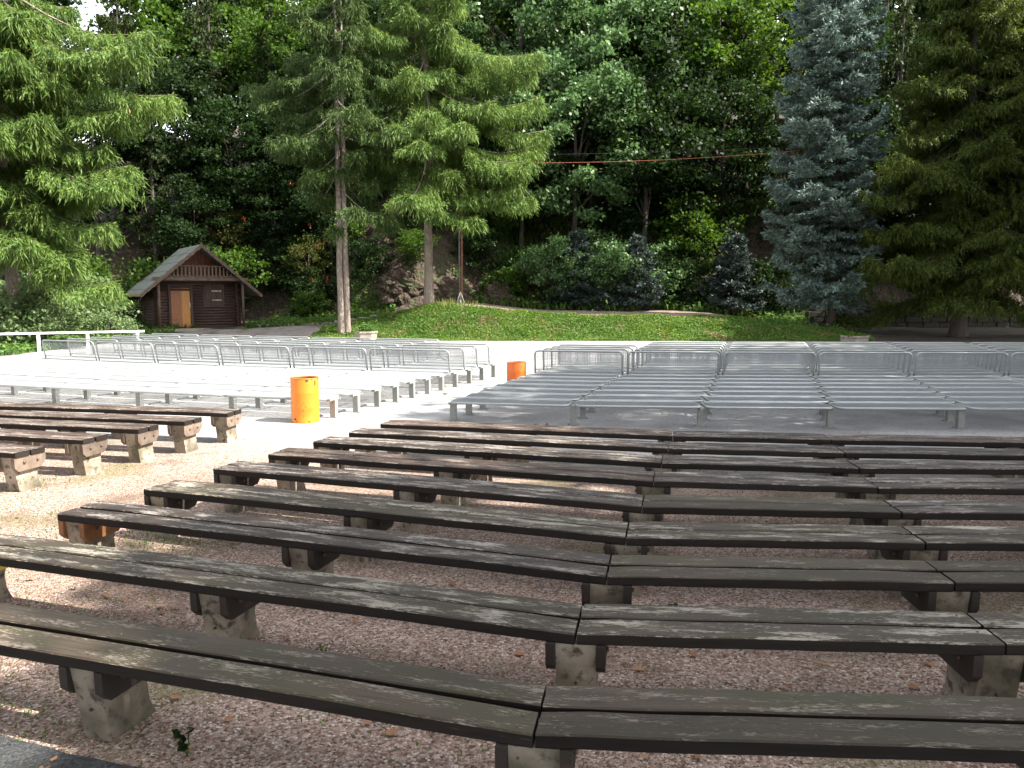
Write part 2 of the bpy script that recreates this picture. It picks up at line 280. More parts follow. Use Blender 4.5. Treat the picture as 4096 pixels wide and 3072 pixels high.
def link(name, me, parent=None, loc=(0, 0, 0), rz=0.0, rot=None, scale=None):
    o = bpy.data.objects.new(name, me); COL.objects.link(o); o.location = loc
    o.rotation_euler = rot if rot else (0, 0, rz)
    if scale: o.scale = scale
    if parent: o.parent = parent
    return o
def tag(o, label=None, cat=None, group=None, kind=None):
    if label: o['label'] = label
    if cat: o['category'] = cat
    if group: o['group'] = group
    if kind: o['kind'] = kind
    return o
def thing(name, loc, rz, label, cat, group=None):
    return tag(link(name, None, None, loc, rz), label, cat, group)
def obj(name, mb, m, parent=None, **k):
    me = mb.mesh(name, m); recalc(me); return link(name, me, parent, **k)
def quadmesh(name, V, m):
    """V: (N,4,3) numpy array of quads"""
    n = V.shape[0]; me = bpy.data.meshes.new(name)
    me.vertices.add(n * 4); me.loops.add(n * 4); me.polygons.add(n)
    me.vertices.foreach_set('co', V.reshape(-1).astype(np.float32))
    me.loops.foreach_set('vertex_index', np.arange(n * 4, dtype=np.int32))
    me.polygons.foreach_set('loop_start', np.arange(0, n * 4, 4, dtype=np.int32))
    me.update(calc_edges=True); me.materials.append(m); return me
def norm(a): return a / np.maximum(np.linalg.norm(a, axis=-1, keepdims=True), 1e-9)
def cards(c, d, side, ln, wd):
    """kite-shaped leaves: base c, direction d, sideways side, length ln, width wd"""
    ln = ln[:, None]; wd = wd[:, None]
    return np.stack([c, c + d * ln * 0.45 + side * wd * 0.5, c + d * ln, c + d * ln * 0.45 - side * wd * 0.5], 1)
def leaves(rng, c, size, up=0.35):
    n = len(c); nr = norm(rng.normal(size=(n, 3)) + np.array([0, 0, up * 2])); t = norm(np.cross(nr, rng.normal(size=(n, 3)))); s_ = np.cross(nr, t)
    z = size * rng.uniform(0.7, 1.35, n); return cards(c - t * z[:, None] * 0.5, t, s_, z, z * 0.72)

# ------------------------------------------------------------------ the lie of the land
def sstep(a, b, x):
    t = np.clip((x - a) / (b - a), 0, 1); return t * t * (3 - 2 * t)
def edge_y(x): return np.interp(x, [-40, -14, -10, -2, 16, 20, 30], [40, 39.2, 37.4, 36.2, 35.6, 35.2, 34])
def fbm(x, y, seed=0):
    rr = random.Random(seed); v = 0
    for k, (fr, am) in enumerate(((0.35, 1.0), (0.8, 0.5), (1.9, 0.28), (4.1, 0.13))):
        a, b_, c, d = [rr.uniform(0, 6.28) for _ in range(4)]
        v = v + am * (np.sin(fr * x + a + 1.7 * np.sin(fr * 0.7 * y + b_)) * np.cos(fr * 1.1 * y + c + 1.3 * np.sin(fr * 0.6 * x + d)))
    return v
def height(x, y):
    x = np.asarray(x, float); y = np.asarray(y, float)
    A = np.interp(x, [-40, -14, -10, -8, -6, -4, -1, 2, 11, 15, 18, 40], [0.3, 0.3, 0.45, 0.70, 1.1, 1.58, 1.36, 1.06, 0.95, 0.4, 0.1, 0.1])
    e = edge_y(x); h = A * sstep(e, e + 3.7, y)
    h = h + np.clip(y - 40, 0, 8) * 0.025 * (x > -60)
    hs = np.interp(x, [-40, -24, -20, -11.5, -9, -5, -2, 2, 30], [44, 46, 48, 48, 44.5, 43.8, 46.2, 47.2, 47.5])
    k = np.interp(x, [-60, -30, -20, -12, 40], [0.6, 0.72, 0.85, 1.0, 1.0])
    d = np.maximum(y - hs, 0)
    hill = np.where(d < 9, d * 1.0, 9 + (d - 9) * 0.42) * sstep(0, 2.5, d)
    rk = fbm(x, y, 3) * 0.5 * sstep(0.3, 3, d)
    h = h + k * (hill + rk) + 0.03 * fbm(x * 3, y * 3, 9) * sstep(e, e + 1, y)
    return h
def hz(x, y): return float(height(x, y))

xs = np.arange(-62, 74.1, 0.6); ys = np.concatenate([np.arange(-40, 30, 5.0), np.arange(30, 64, 0.45), np.arange(64, 140, 2.5)])
GX, GY = np.meshgrid(xs, ys); GZ = height(GX, GY); nx = len(xs)
cx = (GX[:-1, :-1] + GX[1:, 1:]) / 2; cyy = (GY[:-1, :-1] + GY[1:, 1:]) / 2
e_ = edge_y(cx); d_ = cyy - np.interp(cx, [-40, -24, -20, -11.5, -9, -5, -2, 2, 30], [44, 46, 48, 48, 44.5, 43.8, 46.2, 47.2, 47.5])
wob = 0.35 * np.sin(cx * 1.3) + 0.25 * np.sin(cx * 3.1 + 1)
region = np.zeros(cx.shape, int)                                        # 0 ground
region[(cyy > e_ - 0.5) & (cyy < e_ + 3.9 + wob * 0.5) & (cx > -9.5) & (cx < 16.5)] = 1    # grass bank
region[(cyy >= e_ + 3.9 + wob * 0.5) & (d_ < 0.2 + wob) & (cx > -3) & (cx < 16.5)] = 2       # dirt path
region[(d_ > 0.2 + wob) & (d_ < 13) & (cx > -22) & (cx < 40)] = 3                        # rock slope
region[(cyy > 36.4 + 0.25*np.sin(cx*2)) & (cyy < 41.9) & (cx > -20) & (cx <= -9.5)] = 4
region[(cyy > 39.6) & (cyy < 41.6+wob) & (cx > -9.6) & (cx <= -7)] = 4                                # path to the cabin
region[(cyy > 30) & (d_ < 0.2) & (cx <= -17.5)] = 5                                        # grass on the left
region[(cyy > 41.9) & (d_ < 1.2) & (cx > -14.3) & (cx < -9.5)] = 5
names = {0: ('ground', 'forest_floor'), 1: ('grass_bank', 'soil_green'), 2: ('dirt_path', 'dirt'), 3: ('rock_slope', 'rock'), 4: ('cabin_path', 'cabin_path'), 5: ('lawn', 'soil_green')}
Vall = np.stack([GX, GY, GZ], -1).reshape(-1, 3)
for rid, (nm, mm) in names.items():
    jj, ii = np.nonzero(region == rid); a = jj * nx + ii
    F = np.stack([a, a + 1, a + nx + 1, a + nx], 1); used, inv = np.unique(F, return_inverse=True); F = inv.reshape(-1, 4)
    me = bpy.data.meshes.new(nm); me.from_pydata(Vall[used].tolist(), [], F.tolist()); me.polygons.foreach_set('use_smooth', [True] * len(F)); me.materials.append(M[mm])
    tag(link(nm, me), kind='structure')

def sheet(name, pts, z, m, jit=0.05, step=0.35, seed=1):
    rr = random.Random(seed); P = []
    n = len(pts)
    for i in range(n):
        a = Vector(pts[i]); b_ = Vector(pts[(i + 1) % n]); k = max(1, int((b_ - a).length / step)); nn = Vector((-(b_ - a).y, (b_ - a).x)).normalized() if (b_ - a).length else Vector((0, 0))
        for q in range(k):
            p = a.lerp(b_, q / k) + nn * rr.uniform(-jit, jit) * (0 if q == 0 else 1); P.append((p.x, p.y, z))
    me = bpy.data.meshes.new(name); me.from_pydata(P, [], [tuple(range(len(P)))]); me.materials.append(M[m]); return tag(link(name, me), kind='structure')
# pale asphalt under the metal seats, pink gravel under the wooden ones, dark path behind
pb = [(-18, 15.5), (-8.5, 12.6), (-4.6, 11.55), (-2.2, 10.9), (0.5, 10.15), (2.5, 9.7), (6, 9.35), (14, 9.3)]
far = [(22, 35.1), (16, 35.6), (8, 36.0), (-2, 36.3), (-6, 36.7), (-9.5, 37.2), (-19.6, 37.6), (-19.5, 31), (-16.4, 25.1), (-16.6, 20)]
sheet('paving', pb + [(22, 14)] + far, 0.008, 'paving', 0.09)
sheet('gravel', [(-22, -3), (22, -3), (22, 9.6), (14, 9.55), (6, 9.6), (2.5, 9.95), (0.5, 10.4), (-2.2, 11.15), (-4.6, 11.8), (-8.5, 12.85), (-18, 15.75), (-22, 16)], 0.004, 'gravel', 0.1)
sheet('asphalt_path', [(-9, 5.2), (-9, 0.2), (9, 0.2), (9, 2.3), (2, 2.55), (-0.4, 3.05), (-1.35, 3.28), (-1.9, 3.40), (-2.7, 3.62), (-4.2, 4.05)], 0.012, 'asphalt_dark', 0.05, 0.12)

# ------------------------------------------------------------------ wooden bench rows
rng_w = random.Random(11)
def support_mesh(wd):
    b = MB(); p = [(0.018, 0.385), (0.085, 0.0), (0.375, 0.0), (0.335, 0.09), (0.325, 0.18), (0.35, 0.28), (0.385, 0.385)]
    b.prism(p, -wd / 2, wd / 2); return b
ME = {}
for key, wd in (('n', 0.155), ('j', 0.20)):
    me = support_mesh(wd).mesh('concrete_support', M['concrete']); recalc(me); ME['sup' + key] = me
    cpf = [(0.0, 0.387), (0.40, 0.387), (0.40, 0.32), (0.33, 0.24), (0.05, 0.235), (0.004, 0.28)]
    for sgn in (-1, 1):
        b = MB(); x0 = sgn * (wd / 2 + 0.002); x1 = sgn * (wd / 2 + 0.047); b.prism(cpf, min(x0, x1), max(x0, x1)); me = b.mesh('cleat', M['cleat']); recalc(me); ME['cl%s%d' % (key, sgn)] = me
        b = MB()
        X = sgn * (wd / 2 + 0.053); b.tube([(X - 0.008, 0, 0.325), (X + 0.008, 0, 0.325)], 0.013, 8)
        ME['bo%s%d' % (key, sgn)] = b.mesh('bolt_head', M['bolt'])
    b = MB(); b.tube([(0.0, 0.045, 0.17), (0.0, 0.068, 0.17)], 0.008, 8); ME['hole' + key] = b.mesh('drill_hole', M['cable_black'])
def make_support(root, x, y, rz, key='n', cleat=None):
    s = link('concrete_support', ME['sup' + key], root, (x, y, 0), rz)
    for sgn in (-1, 1):
        c = link('cleat', ME['cl%s%d' % (key, sgn)], s)
        if cleat:
            c.data = ME['cl%s%d' % (key, sgn)].copy(); c.data.materials[0] = M[cleat]
        for d_ in (0.12, 0.29): link('bolt_head', ME['bo%s%d' % (key, sgn)], s, (0, d_, 0))
    link('drill_hole', ME['hole' + key], s)
    return s
def plank(root, a, b, off, wd, m, seed, thick=0.062, gap=0.004, split=None):
    """plank from a to b (front edge line), set back by off, seen width wd"""
    rr = random.Random(seed); a = Vector(a); b = Vector(b); d = (b - a); L = d.length; d.normalize(); nn = Vector((-d.y, d.x))
    x0, x1 = gap + rr.uniform(0, 0.006), L - gap - rr.uniform(0, 0.006)
    if split: x0 += split[0] * (off + wd / 2); x1 += split[1] * (off + wd / 2)
    mb = MB(); hx = (x1 - x0) / 2; nseg = 10; bw = 0.007
    prof = [(-wd / 2 + bw, -thick), (wd / 2 - bw, -thick), (wd / 2, -thick + bw), (wd / 2, -bw), (wd / 2 - bw, 0), (-wd / 2 + bw, 0), (-wd / 2, -bw), (-wd / 2, -thick + bw)]
    P = []
    for i in range(nseg + 1):
        X = -hx + 2 * hx * i / nseg; e = 0.94 if i in (0, nseg) else 1
        dz = 0.0016 * math.sin(i * 1.9 + seed); dy = 0.0022 * math.sin(i * 1.3 + seed * 2)
        sh = (split[0] * (wd / 2) if (split and i == 0) else (split[1] * (wd / 2) if (split and i == nseg) else 0))
        for (y, z) in prof:
            k = (y / (wd / 2)) * sh
            P.append((X + k, y * e + dy, z + dz - (0.003 if e < 1 and z > -0.02 else 0)))
    F = []
    for i in range(nseg):
        for j in range(8): F.append((i * 8 + j, i * 8 + 8 + j, i * 8 + 8 + (j + 1) % 8, i * 8 + (j + 1) % 8))
    F += [tuple(range(8)), tuple(reversed(range(nseg * 8, nseg * 8 + 8)))]
    mb.add(P, F); nplank = len(mb.f)
    for X in (x0 + 0.06, x1 - 0.06, (x0 + x1) / 2 + 0.02):
        X -= (x0 + x1) / 2
        for yy in (-wd * 0.24, wd * 0.22): mb.tube([(X, yy + rr.uniform(-.01, .01), -0.004), (X, yy, 0.0015)], 0.006, 6)
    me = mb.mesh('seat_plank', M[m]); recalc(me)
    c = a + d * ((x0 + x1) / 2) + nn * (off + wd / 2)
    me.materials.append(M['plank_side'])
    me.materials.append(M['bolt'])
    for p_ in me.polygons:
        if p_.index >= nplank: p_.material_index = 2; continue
        if p_.normal.z < 0.35: p_.material_index = 1                 # shade painted into the sides and underside; only the top is worn
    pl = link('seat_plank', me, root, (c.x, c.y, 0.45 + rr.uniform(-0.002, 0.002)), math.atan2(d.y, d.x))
    return pl
DEP = 0.392
def wood_row(name_i, pts, mats, label, sup_at, group, gap=0.012, cleats=None, seed=0):
    o0 = Vector(pts[0]); root = thing('bench_row', (o0.x, o0.y, 0), 0, label, 'bench', group)
    rel = [Vector(p) - o0 for p in pts]
    pw = (DEP - gap) / 2
    for i in range(len(rel) - 1):
        a, b = rel[i], rel[i + 1]
        d1 = (b - a).angle_signed(Vector((1, 0)))
        # mitre the joints between segments
        t0 = t1 = 0.0
        if i > 0: t0 = -math.tan(((rel[i] - rel[i - 1]).angle_signed(b - a)) / -2)
        if i < len(rel) - 2: t1 = math.tan(((b - a).angle_signed(rel[i + 2] - rel[i + 1])) / -2)
        for k in range(2):
            plank(root, a, b, k * (pw + gap), pw, mats[i % len(mats)], seed * 31 + i * 7 + k, split=(t0 * -1 if i > 0 else 0, t1 * -1 if i < len(rel) - 2 else 0))
    for j, (i, t, key) in enumerate(sup_at):
        a, b = rel[i], rel[i + 1]; d = (b - a).normalized(); p = a.lerp(b, t)
        if t < 0.02: p = a + d * 0.14
        if t > 0.98 and key == 'n': p = b - d * 0.14
        make_support(root, p.x, p.y, math.atan2(d.y, d.x) * (1 if key == 'n' else 0.5), key, (cleats or {}).get(j))
    return root
def lerp2(a, b, t): return (a[0] + (b[0] - a[0]) * t, a[1] + (b[1] - a[1]) * t)
WJ = {1: (0.08, 2.84), 2: (0.31, 3.74), 3: (0.56, 4.55), 4: (0.78, 5.30), 5: (1.02, 6.10), 6: (1.26, 6.96), 7: (1.48, 7.74), 8: (1.69, 8.47), 9: (1.89, 9.22)}
WL = {1: (-4.05, 4.13), 2: (-3.80, 5.06), 3: (-3.47, 5.91), 4: (-3.16, 6.66), 5: (-2.87, 7.48), 6: (-2.55, 8.16), 7: (-2.26, 8.87), 8: (-1.98, 9.48), 9: (-1.70, 10.11)}
W2 = {1: (2.15, 2.73), 2: (2.35, 3.62), 3: (2.56, 4.44), 4: (2.78, 5.19), 5: (2.98, 5.93), 6: (3.16, 6.72), 7: (3.33, 7.49), 8: (3.50, 8.23), 9: (3.66, 8.99)}
mm_ = {1: ['plank_green', 'plank_green', 'plank_green'], 2: ['plank_old', 'plank_old', 'plank_old'], 3: ['plank', 'plank_green', 'plank_green'], 4: ['plank_old', 'plank_old'], 5: ['plank', 'plank_green'], 6: ['plank_brown', 'plank', 'plank'], 7: ['plank'], 8: ['plank', 'plank'], 9: ['plank_brown', 'plank']}
lab_w = {1: 'nearest long mossy green-brown wooden bench on concrete supports, running across the bottom of the view',
 2: 'long wooden bench with heavily flaked pale streaks, just beyond the nearest mossy bench',
 3: 'third wooden bench from the front, dark smooth planks, orange-brown cleat at its left end',
 4: 'fourth wooden bench from the front, greyish and flaking, its left end at the gravel aisle',
 5: 'fifth wooden bench from the front, with a split dark green plank right of its joint',
 6: 'sixth wooden bench from the front in the right-hand group, brownish with worn pale edges',
 7: 'seventh wooden bench from the front in the right-hand group, thin grey line of planks',
 8: 'second-farthest wooden bench of the right-hand group, over the edge of the gravel',
 9: 'farthest wooden bench of the right-hand group, standing on the grey paving edge'}
for n in range(1, 10):
    a, j, b = WL[n], WJ[n], W2[n]; t = 0.03 if n < 9 else 0.10
    sl3 = -0.03 if n < 8 else -0.09
    c = (b[0] + 3.95, b[1] + 3.95 * sl3)
    wood_row(n, [a, j, b, c], mm_[n], lab_w[n], [(0, 0.0, 'n'), (0, 0.5, 'n'), (0, 1.0, 'j'), (1, 1.0, 'j'), (2, 0.5, 'n'), (2, 0.985, 'n')], 'long wooden benches on the gravel',
             gap=0.032 if n in (1, 3) else 0.022, cleats={0: 'wood_new'} if n == 3 else ({0: 'yellow'} if n == 2 else None), seed=n)
lab_l = {9: 'farthest dark brown wooden bench of the left group, its end beside the orange barrel', 8: 'brown wooden bench of the left group, second from the paving, its edge worn',
 7: 'middle wooden bench of the left group, reddish brown with two planks and bolted cleat', 6: 'brown wooden bench of the left group, second from the near end, with sunlit concrete leg',
 5: 'nearest wooden bench of the left group, only its right end in view'}
LWp = {9: ((-3.99, 11.05), (-7.60, 11.75)), 8: ((-4.28, 10.30), (-7.9, 11.05)), 7: ((-4.60, 9.69), (-8.2, 10.50)), 6: ((-4.91, 8.99), (-8.45, 9.85)), 5: ((-5.21, 8.21), (-8.7, 9.18))}
for n, (r, l) in LWp.items():
    l2 = (l[0] - 3.0, l[1] + 0.95)
    wood_row(n, [l2, l, r], ['plank_brown'], lab_l[n], [(0, 0.0, 'n'), (0, 1.0, 'j'), (1, 0.5, 'n'), (1, 1.0, 'n')], 'wooden benches left of the aisle', cleats={3: 'cleat_pale'}, seed=40 + n)
# moss cushions on two joint supports
def moss(x, y, z, r, label):
    rg = np.random.default_rng(int(abs(x * 100))); n = 420; c = rg.normal(size=(n, 3)) * np.array([r, r * 0.6, r * 0.3]); c[:, 2] = np.abs(c[:, 2]); c += np.array([x, y, z])
    o = link('moss_cushion', quadmesh('moss_cushion', leaves(rg, c, 0.014), M['moss'])); tag(o, label, 'moss', kind=None); return o
moss(0.31, 2.93, 0.386, 0.035, 'small green moss cushion on the concrete support under the nearest bench joint')
moss(2.74, 4.52, 0.386, 0.05, 'bright yellow-green moss tuft on a concrete support at the right')

# ------------------------------------------------------------------ metal seat rows
SH = 0.375; SL = 1.965; SDp = 0.62; TR = 0.019
def rrect(hx, hy, r, z, n=5):
    P = []
    for (sx, sy, a0) in ((1, 1, 0), (-1, 1, 90), (-1, -1, 180), (1, -1, 270)):
        for k in range(n + 1):
            a = R(a0 + 90 * k / n); P.append((sx * (hx - r) + r * math.cos(a), sy * (hy - r) + r * math.sin(a), z))
    return P
b = MB(); b.tube(rrect(SL / 2 - TR, SDp / 2 - TR, 0.12, SH - TR), TR, 8, closed=True)
for X in (-0.55, 0.55): b.box((X, 0, SH - 0.030), (0.03, SDp - 0.05, 0.012))
me_seat = b.mesh('seat', M['steel']); recalc(me_seat)
b = MB(); wsz = 0.0062
nxw = 88
for i in range(nxw):
    X = -SL / 2 + 0.03 + (SL - 0.06) * i / (nxw - 1); k = max(0, abs(X) - (SL / 2 - 0.1)); L_ = SDp - 0.04 - (0.16 * (k / 0.1) ** 2 if k > 0 else 0)
    b.box((X, 0, SH - 0.011), (wsz, L_, wsz))
for i in range(15):
    Y = -SDp / 2 + 0.035 + (SDp - 0.07) * i / 14; k = max(0, abs(Y) - (SDp / 2 - 0.1)); L_ = SL - 0.04 - (0.12 * (k / 0.1) ** 2 if k > 0 else 0)
    b.box((0, Y, SH - 0.0163), (L_, wsz, wsz))
me_smesh = b.mesh('wire_mesh', M['steel_wire'])
# backrest: stands on the near side of the seat, leaning slightly back towards the camera
BH = 0.50; lean = 0.10
def bk(x, z): return (x, -SDp / 2 + 0.02 - lean * (z / BH) * 0.9, SH - 0.01 + z)
P = [bk(-SL / 2 + TR, -0.0)]
for z in (0.1, 0.3): P.append(bk(-SL / 2 + TR, z))
for k in range(6):
    a = R(180 - 90 * k / 5); P.append(bk(-SL / 2 + TR + 0.09 + 0.09 * math.cos(a), BH - 0.09 + 0.09 * math.sin(a)))
for k in range(6):
    a = R(90 - 90 * k / 5); P.append(bk(SL / 2 - TR - 0.09 + 0.09 * math.cos(a), BH - 0.09 + 0.09 * math.sin(a)))
for z in (0.3, 0.1, 0.0): P.append(bk(SL / 2 - TR, z))
b = MB(); b.tube(P, TR, 8); b.tube([bk(-SL / 2 + TR, 0.07), bk(SL / 2 - TR, 0.07)], 0.009, 6)
me_back = b.mesh('backrest', M['steel']); recalc(me_back)
b = MB()
for i in range(52):
    X = -SL / 2 + 0.045 + (SL - 0.09) * i / 51; k = max(0, abs(X) - (SL / 2 - 0.1)); top = BH - 0.01 - 0.05 * (k / 0.1) ** 2
    p0 = Vector(bk(X, 0.07)); p1 = Vector(bk(X, top)); b.tube([p0, p1], 0.0028, 4, cap=False, smooth=False)
for i in range(12):
    z = 0.10 + 0.375 * i / 11; hh = SL / 2 - 0.02 - (0.03 if i == 11 else 0); b.tube([bk(-hh, z), bk(hh, z)], 0.0028, 4, cap=False, smooth=False)
me_bmesh = b.mesh('wire_mesh', M['steel_wire'])
b = MB(); b.box((0, 0, 0.1635), (0.10, 0.085, 0.303)); b.box((0, 0, 0.327), (0.065, 0.30, 0.018)); b.tube([(0, -0.15, 0.326), (0, 0.15, 0.326)], 0.017, 8)
for Y in (-0.17, 0.17): b.box((0, Y, 0.328), (0.075, 0.02, 0.04))
me_post = b.mesh('post', M['post']); recalc(me_post)
b = MB(); b.box((0, 0, 0.0105), (0.18, 0.16, 0.005))
for X in (-0.07, 0.07):
    for Y in (-0.06, 0.06): b.tube([(X, Y, 0.012), (X, Y, 0.032)], 0.009, 6)
me_plate = b.mesh('base_plate', M['post']); recalc(me_plate)
def metal_row(p0, heads, back, label, group, left, nskip=0):
    """p0: end post; heads: heading of each 2.02 m seat away from p0"""
    root = thing('seat_row', (p0[0], p0[1], 0), 0, label, 'bench row', group)
    p = Vector((0, 0)); pts = [p.copy()]
    for a in heads: p = p + Vector((math.cos(a), math.sin(a))) * 2.02; pts.append(p.copy())
    for i, a in enumerate(heads):
        if i < nskip: continue
        c = (pts[i] + pts[i + 1]) / 2; rz = a + (math.pi if left else 0)
        s = link('seat', me_seat, root, (c.x, c.y, 0), rz); link('wire_mesh', me_smesh, s)
        if back:
            k = link('backrest', me_back, root, (c.x, c.y, 0), rz); link('wire_mesh', me_bmesh, k)
    for i, q in enumerate(pts):
        if i < nskip: continue
        a = heads[min(i, len(heads) - 1)]; sgn = -1 if left else 1
        off = Vector((math.cos(a), math.sin(a))) * (0.03 if i == nskip else (-0.03 if i == len(pts) - 1 else 0))
        o = link('post', me_post, root, (q.x + off.x, q.y + off.y, 0), a + (math.pi if left else 0)); link('base_plate', me_plate, o)
    return root
order = ['nearest', 'second', 'third', 'fourth', 'fifth', 'sixth', 'seventh', 'eighth', 'ninth', 'tenth', 'eleventh', 'twelfth', 'farthest']
Lend = [(-3.01, 13.44), (-2.75, 14.09), (-2.49, 14.78), (-2.24, 15.42), (-2.0, 16.05), (-1.75, 16.68), (-1.52, 17.32), (-1.26, 17.99), (-0.98, 18.72), (-0.71, 19.45), (-0.44, 20.16), (-0.17, 20.88), (0.10, 21.60)]
Lh = [math.pi - math.atan(s) for s in (0.285, 0.31, 0.335, 0.37, 0.40, 0.42)]
for n in range(13):
    back = n >= 7; nm = order[n] + ' row' if n < 12 else 'farthest row'
    lab = '%s of grey wire-mesh seats %s in the sunlit left block' % (nm, 'with backrests' if back else 'without backrests')
    metal_row(Lend[n], Lh, back, lab, 'rows of metal seats left of the aisle', True, 1 if n >= 11 else 0)
Rh = [math.atan(s) for s in (-0.19, -0.085, -0.05, -0.03, 0.0, 0.03)]
for n in range(13):
    back = n >= 7; nm = order[n] + ' row' if n < 12 else 'farthest row'
    lab = '%s of grey wire-mesh seats %s in the shaded right block' % (nm, 'with backrests' if back else 'without backrests')
    metal_row((-1.0 + 0.218 * n, 13.07 + 0.70 * n), Rh, back, lab, 'rows of metal seats right of the aisle', False, 1 if n >= 11 else 0)

# ------------------------------------------------------------------ barrels
def barrel(x, y, r, h, rz, label, om='orange', rusty=True):
    root = thing('barrel', (x, y, 0), rz, label, 'barrel', 'orange steel barrels used as bins')
    zb = 0.008
    b = MB(); prof = [(r * 0.97, 0.0), (r * 1.01, 0.0), (r * 1.02, 0.012), (r, 0.025)]
    for k in (0.34, 0.67):
        prof += [(r, h * k - 0.03), (r * 1.012, h * k - 0.008), (r * 1.012, h * k + 0.008), (r, h * k + 0.03)]
    prof += [(r, h - 0.02), (r * 0.99, h - 0.004), (r * 0.97, h - 0.004), (r * 0.965, h - 0.03), (r * 0.965, 0.05), (0.0, 0.05)]
    b.lathe(prof, 40, (0, 0, zb)); o = obj('shell', b, M[om], root)
    o.data.materials.append(M['orange_in'])
    for p in o.data.polygons:
        c = p.center
        if math.hypot(c.x, c.y) < r * 0.968 and c.z > 0.04: p.material_index = 1
    b = MB(); b.tube([(r * math.cos(a) * 0.99, r * math.sin(a) * 0.99, h + zb - 0.004) for a in [2 * math.pi * k / 40 for k in range(40)]], 0.007, 6, closed=True); obj('rim', b, M[om], root)
    # worn, rusty patches
    def patch(a0, a1, z0, z1, seed):
        rr = random.Random(seed); b = MB(); n = 14; P = [((r + 0.0045) * math.cos((a0 + a1) / 2), (r + 0.0045) * math.sin((a0 + a1) / 2), (z0 + z1) / 2 + zb)]
        for k in range(n):
            t = 2 * math.pi * k / n; q = rr.uniform(0.6, 1.0); a = (a0 + a1) / 2 + math.cos(t) * q * (a1 - a0) / 2; z = (z0 + z1) / 2 + math.sin(t) * q * (z1 - z0) / 2
            P.append(((r + 0.004) * math.cos(a), (r + 0.004) * math.sin(a), z + zb))
        b.add(P, [(0, 1 + k, 1 + (k + 1) % n) for k in range(n)]); obj('rust_patch', b, M['rust'], root)
    patch(R(-84), R(-66), h - 0.055, h - 0.012, 1); patch(R(-42), R(-34), h - 0.14, h - 0.02, 2)
    for s_, (a, z) in enumerate(() if not rusty else ((-95, 0.42), (-88, 0.46), (-84, 0.40), (-102, 0.38), (-96, 0.30), (-90, 0.28), (-104, 0.24), (-92, 0.17), (-82, 0.36))):
        patch(R(a - 2.2), R(a + 2.2), h * (z - 0.012), h * (z + 0.014), 10 + s_)
    b = MB(); b.tube([(r * 0.98 * math.cos(R(-20)), r * 0.98 * math.sin(R(-20)), h), (r * 1.1 * math.cos(R(-18)), r * 1.1 * math.sin(R(-18)), h + 0.004)], 0.008, 6); obj('handle_stub', b, M['rust'], root)
    return root
barrel(-3.42, 13.05, 0.226, 0.735, 0.15, 'rust-flecked orange steel barrel standing in the aisle at the corner of the left seat block')
barrel(0.10, 17.60, 0.215, 0.605, 0.9, 'plain orange barrel farther off, half hidden by the ends of the right seat rows', 'orange2', False)

# ------------------------------------------------------------------ white railing
root = thing('railing', (-12.6, 27.1, 0), 0, 'white painted post and rail barrier beyond the left seat block', 'railing')
d = Vector((-3.52, -1.94)).normalized(); 
b = MB()
L_ = 9.0; mid = d * (L_ / 2 - 0.1); b.box((mid.x, mid.y, 0.86), (L_, 0.10, 0.06), math.atan2(d.y, d.x)); obj('rail', b, M['white'], root)
for t in (0.12, 1.62, 3.02, 4.30, 6.2, 8.1):
    q = d * t; b = MB(); b.box((q.x, q.y, 0.4145), (0.09, 0.09, 0.829), math.atan2(d.y, d.x)); obj('post', b, M['white'], root)

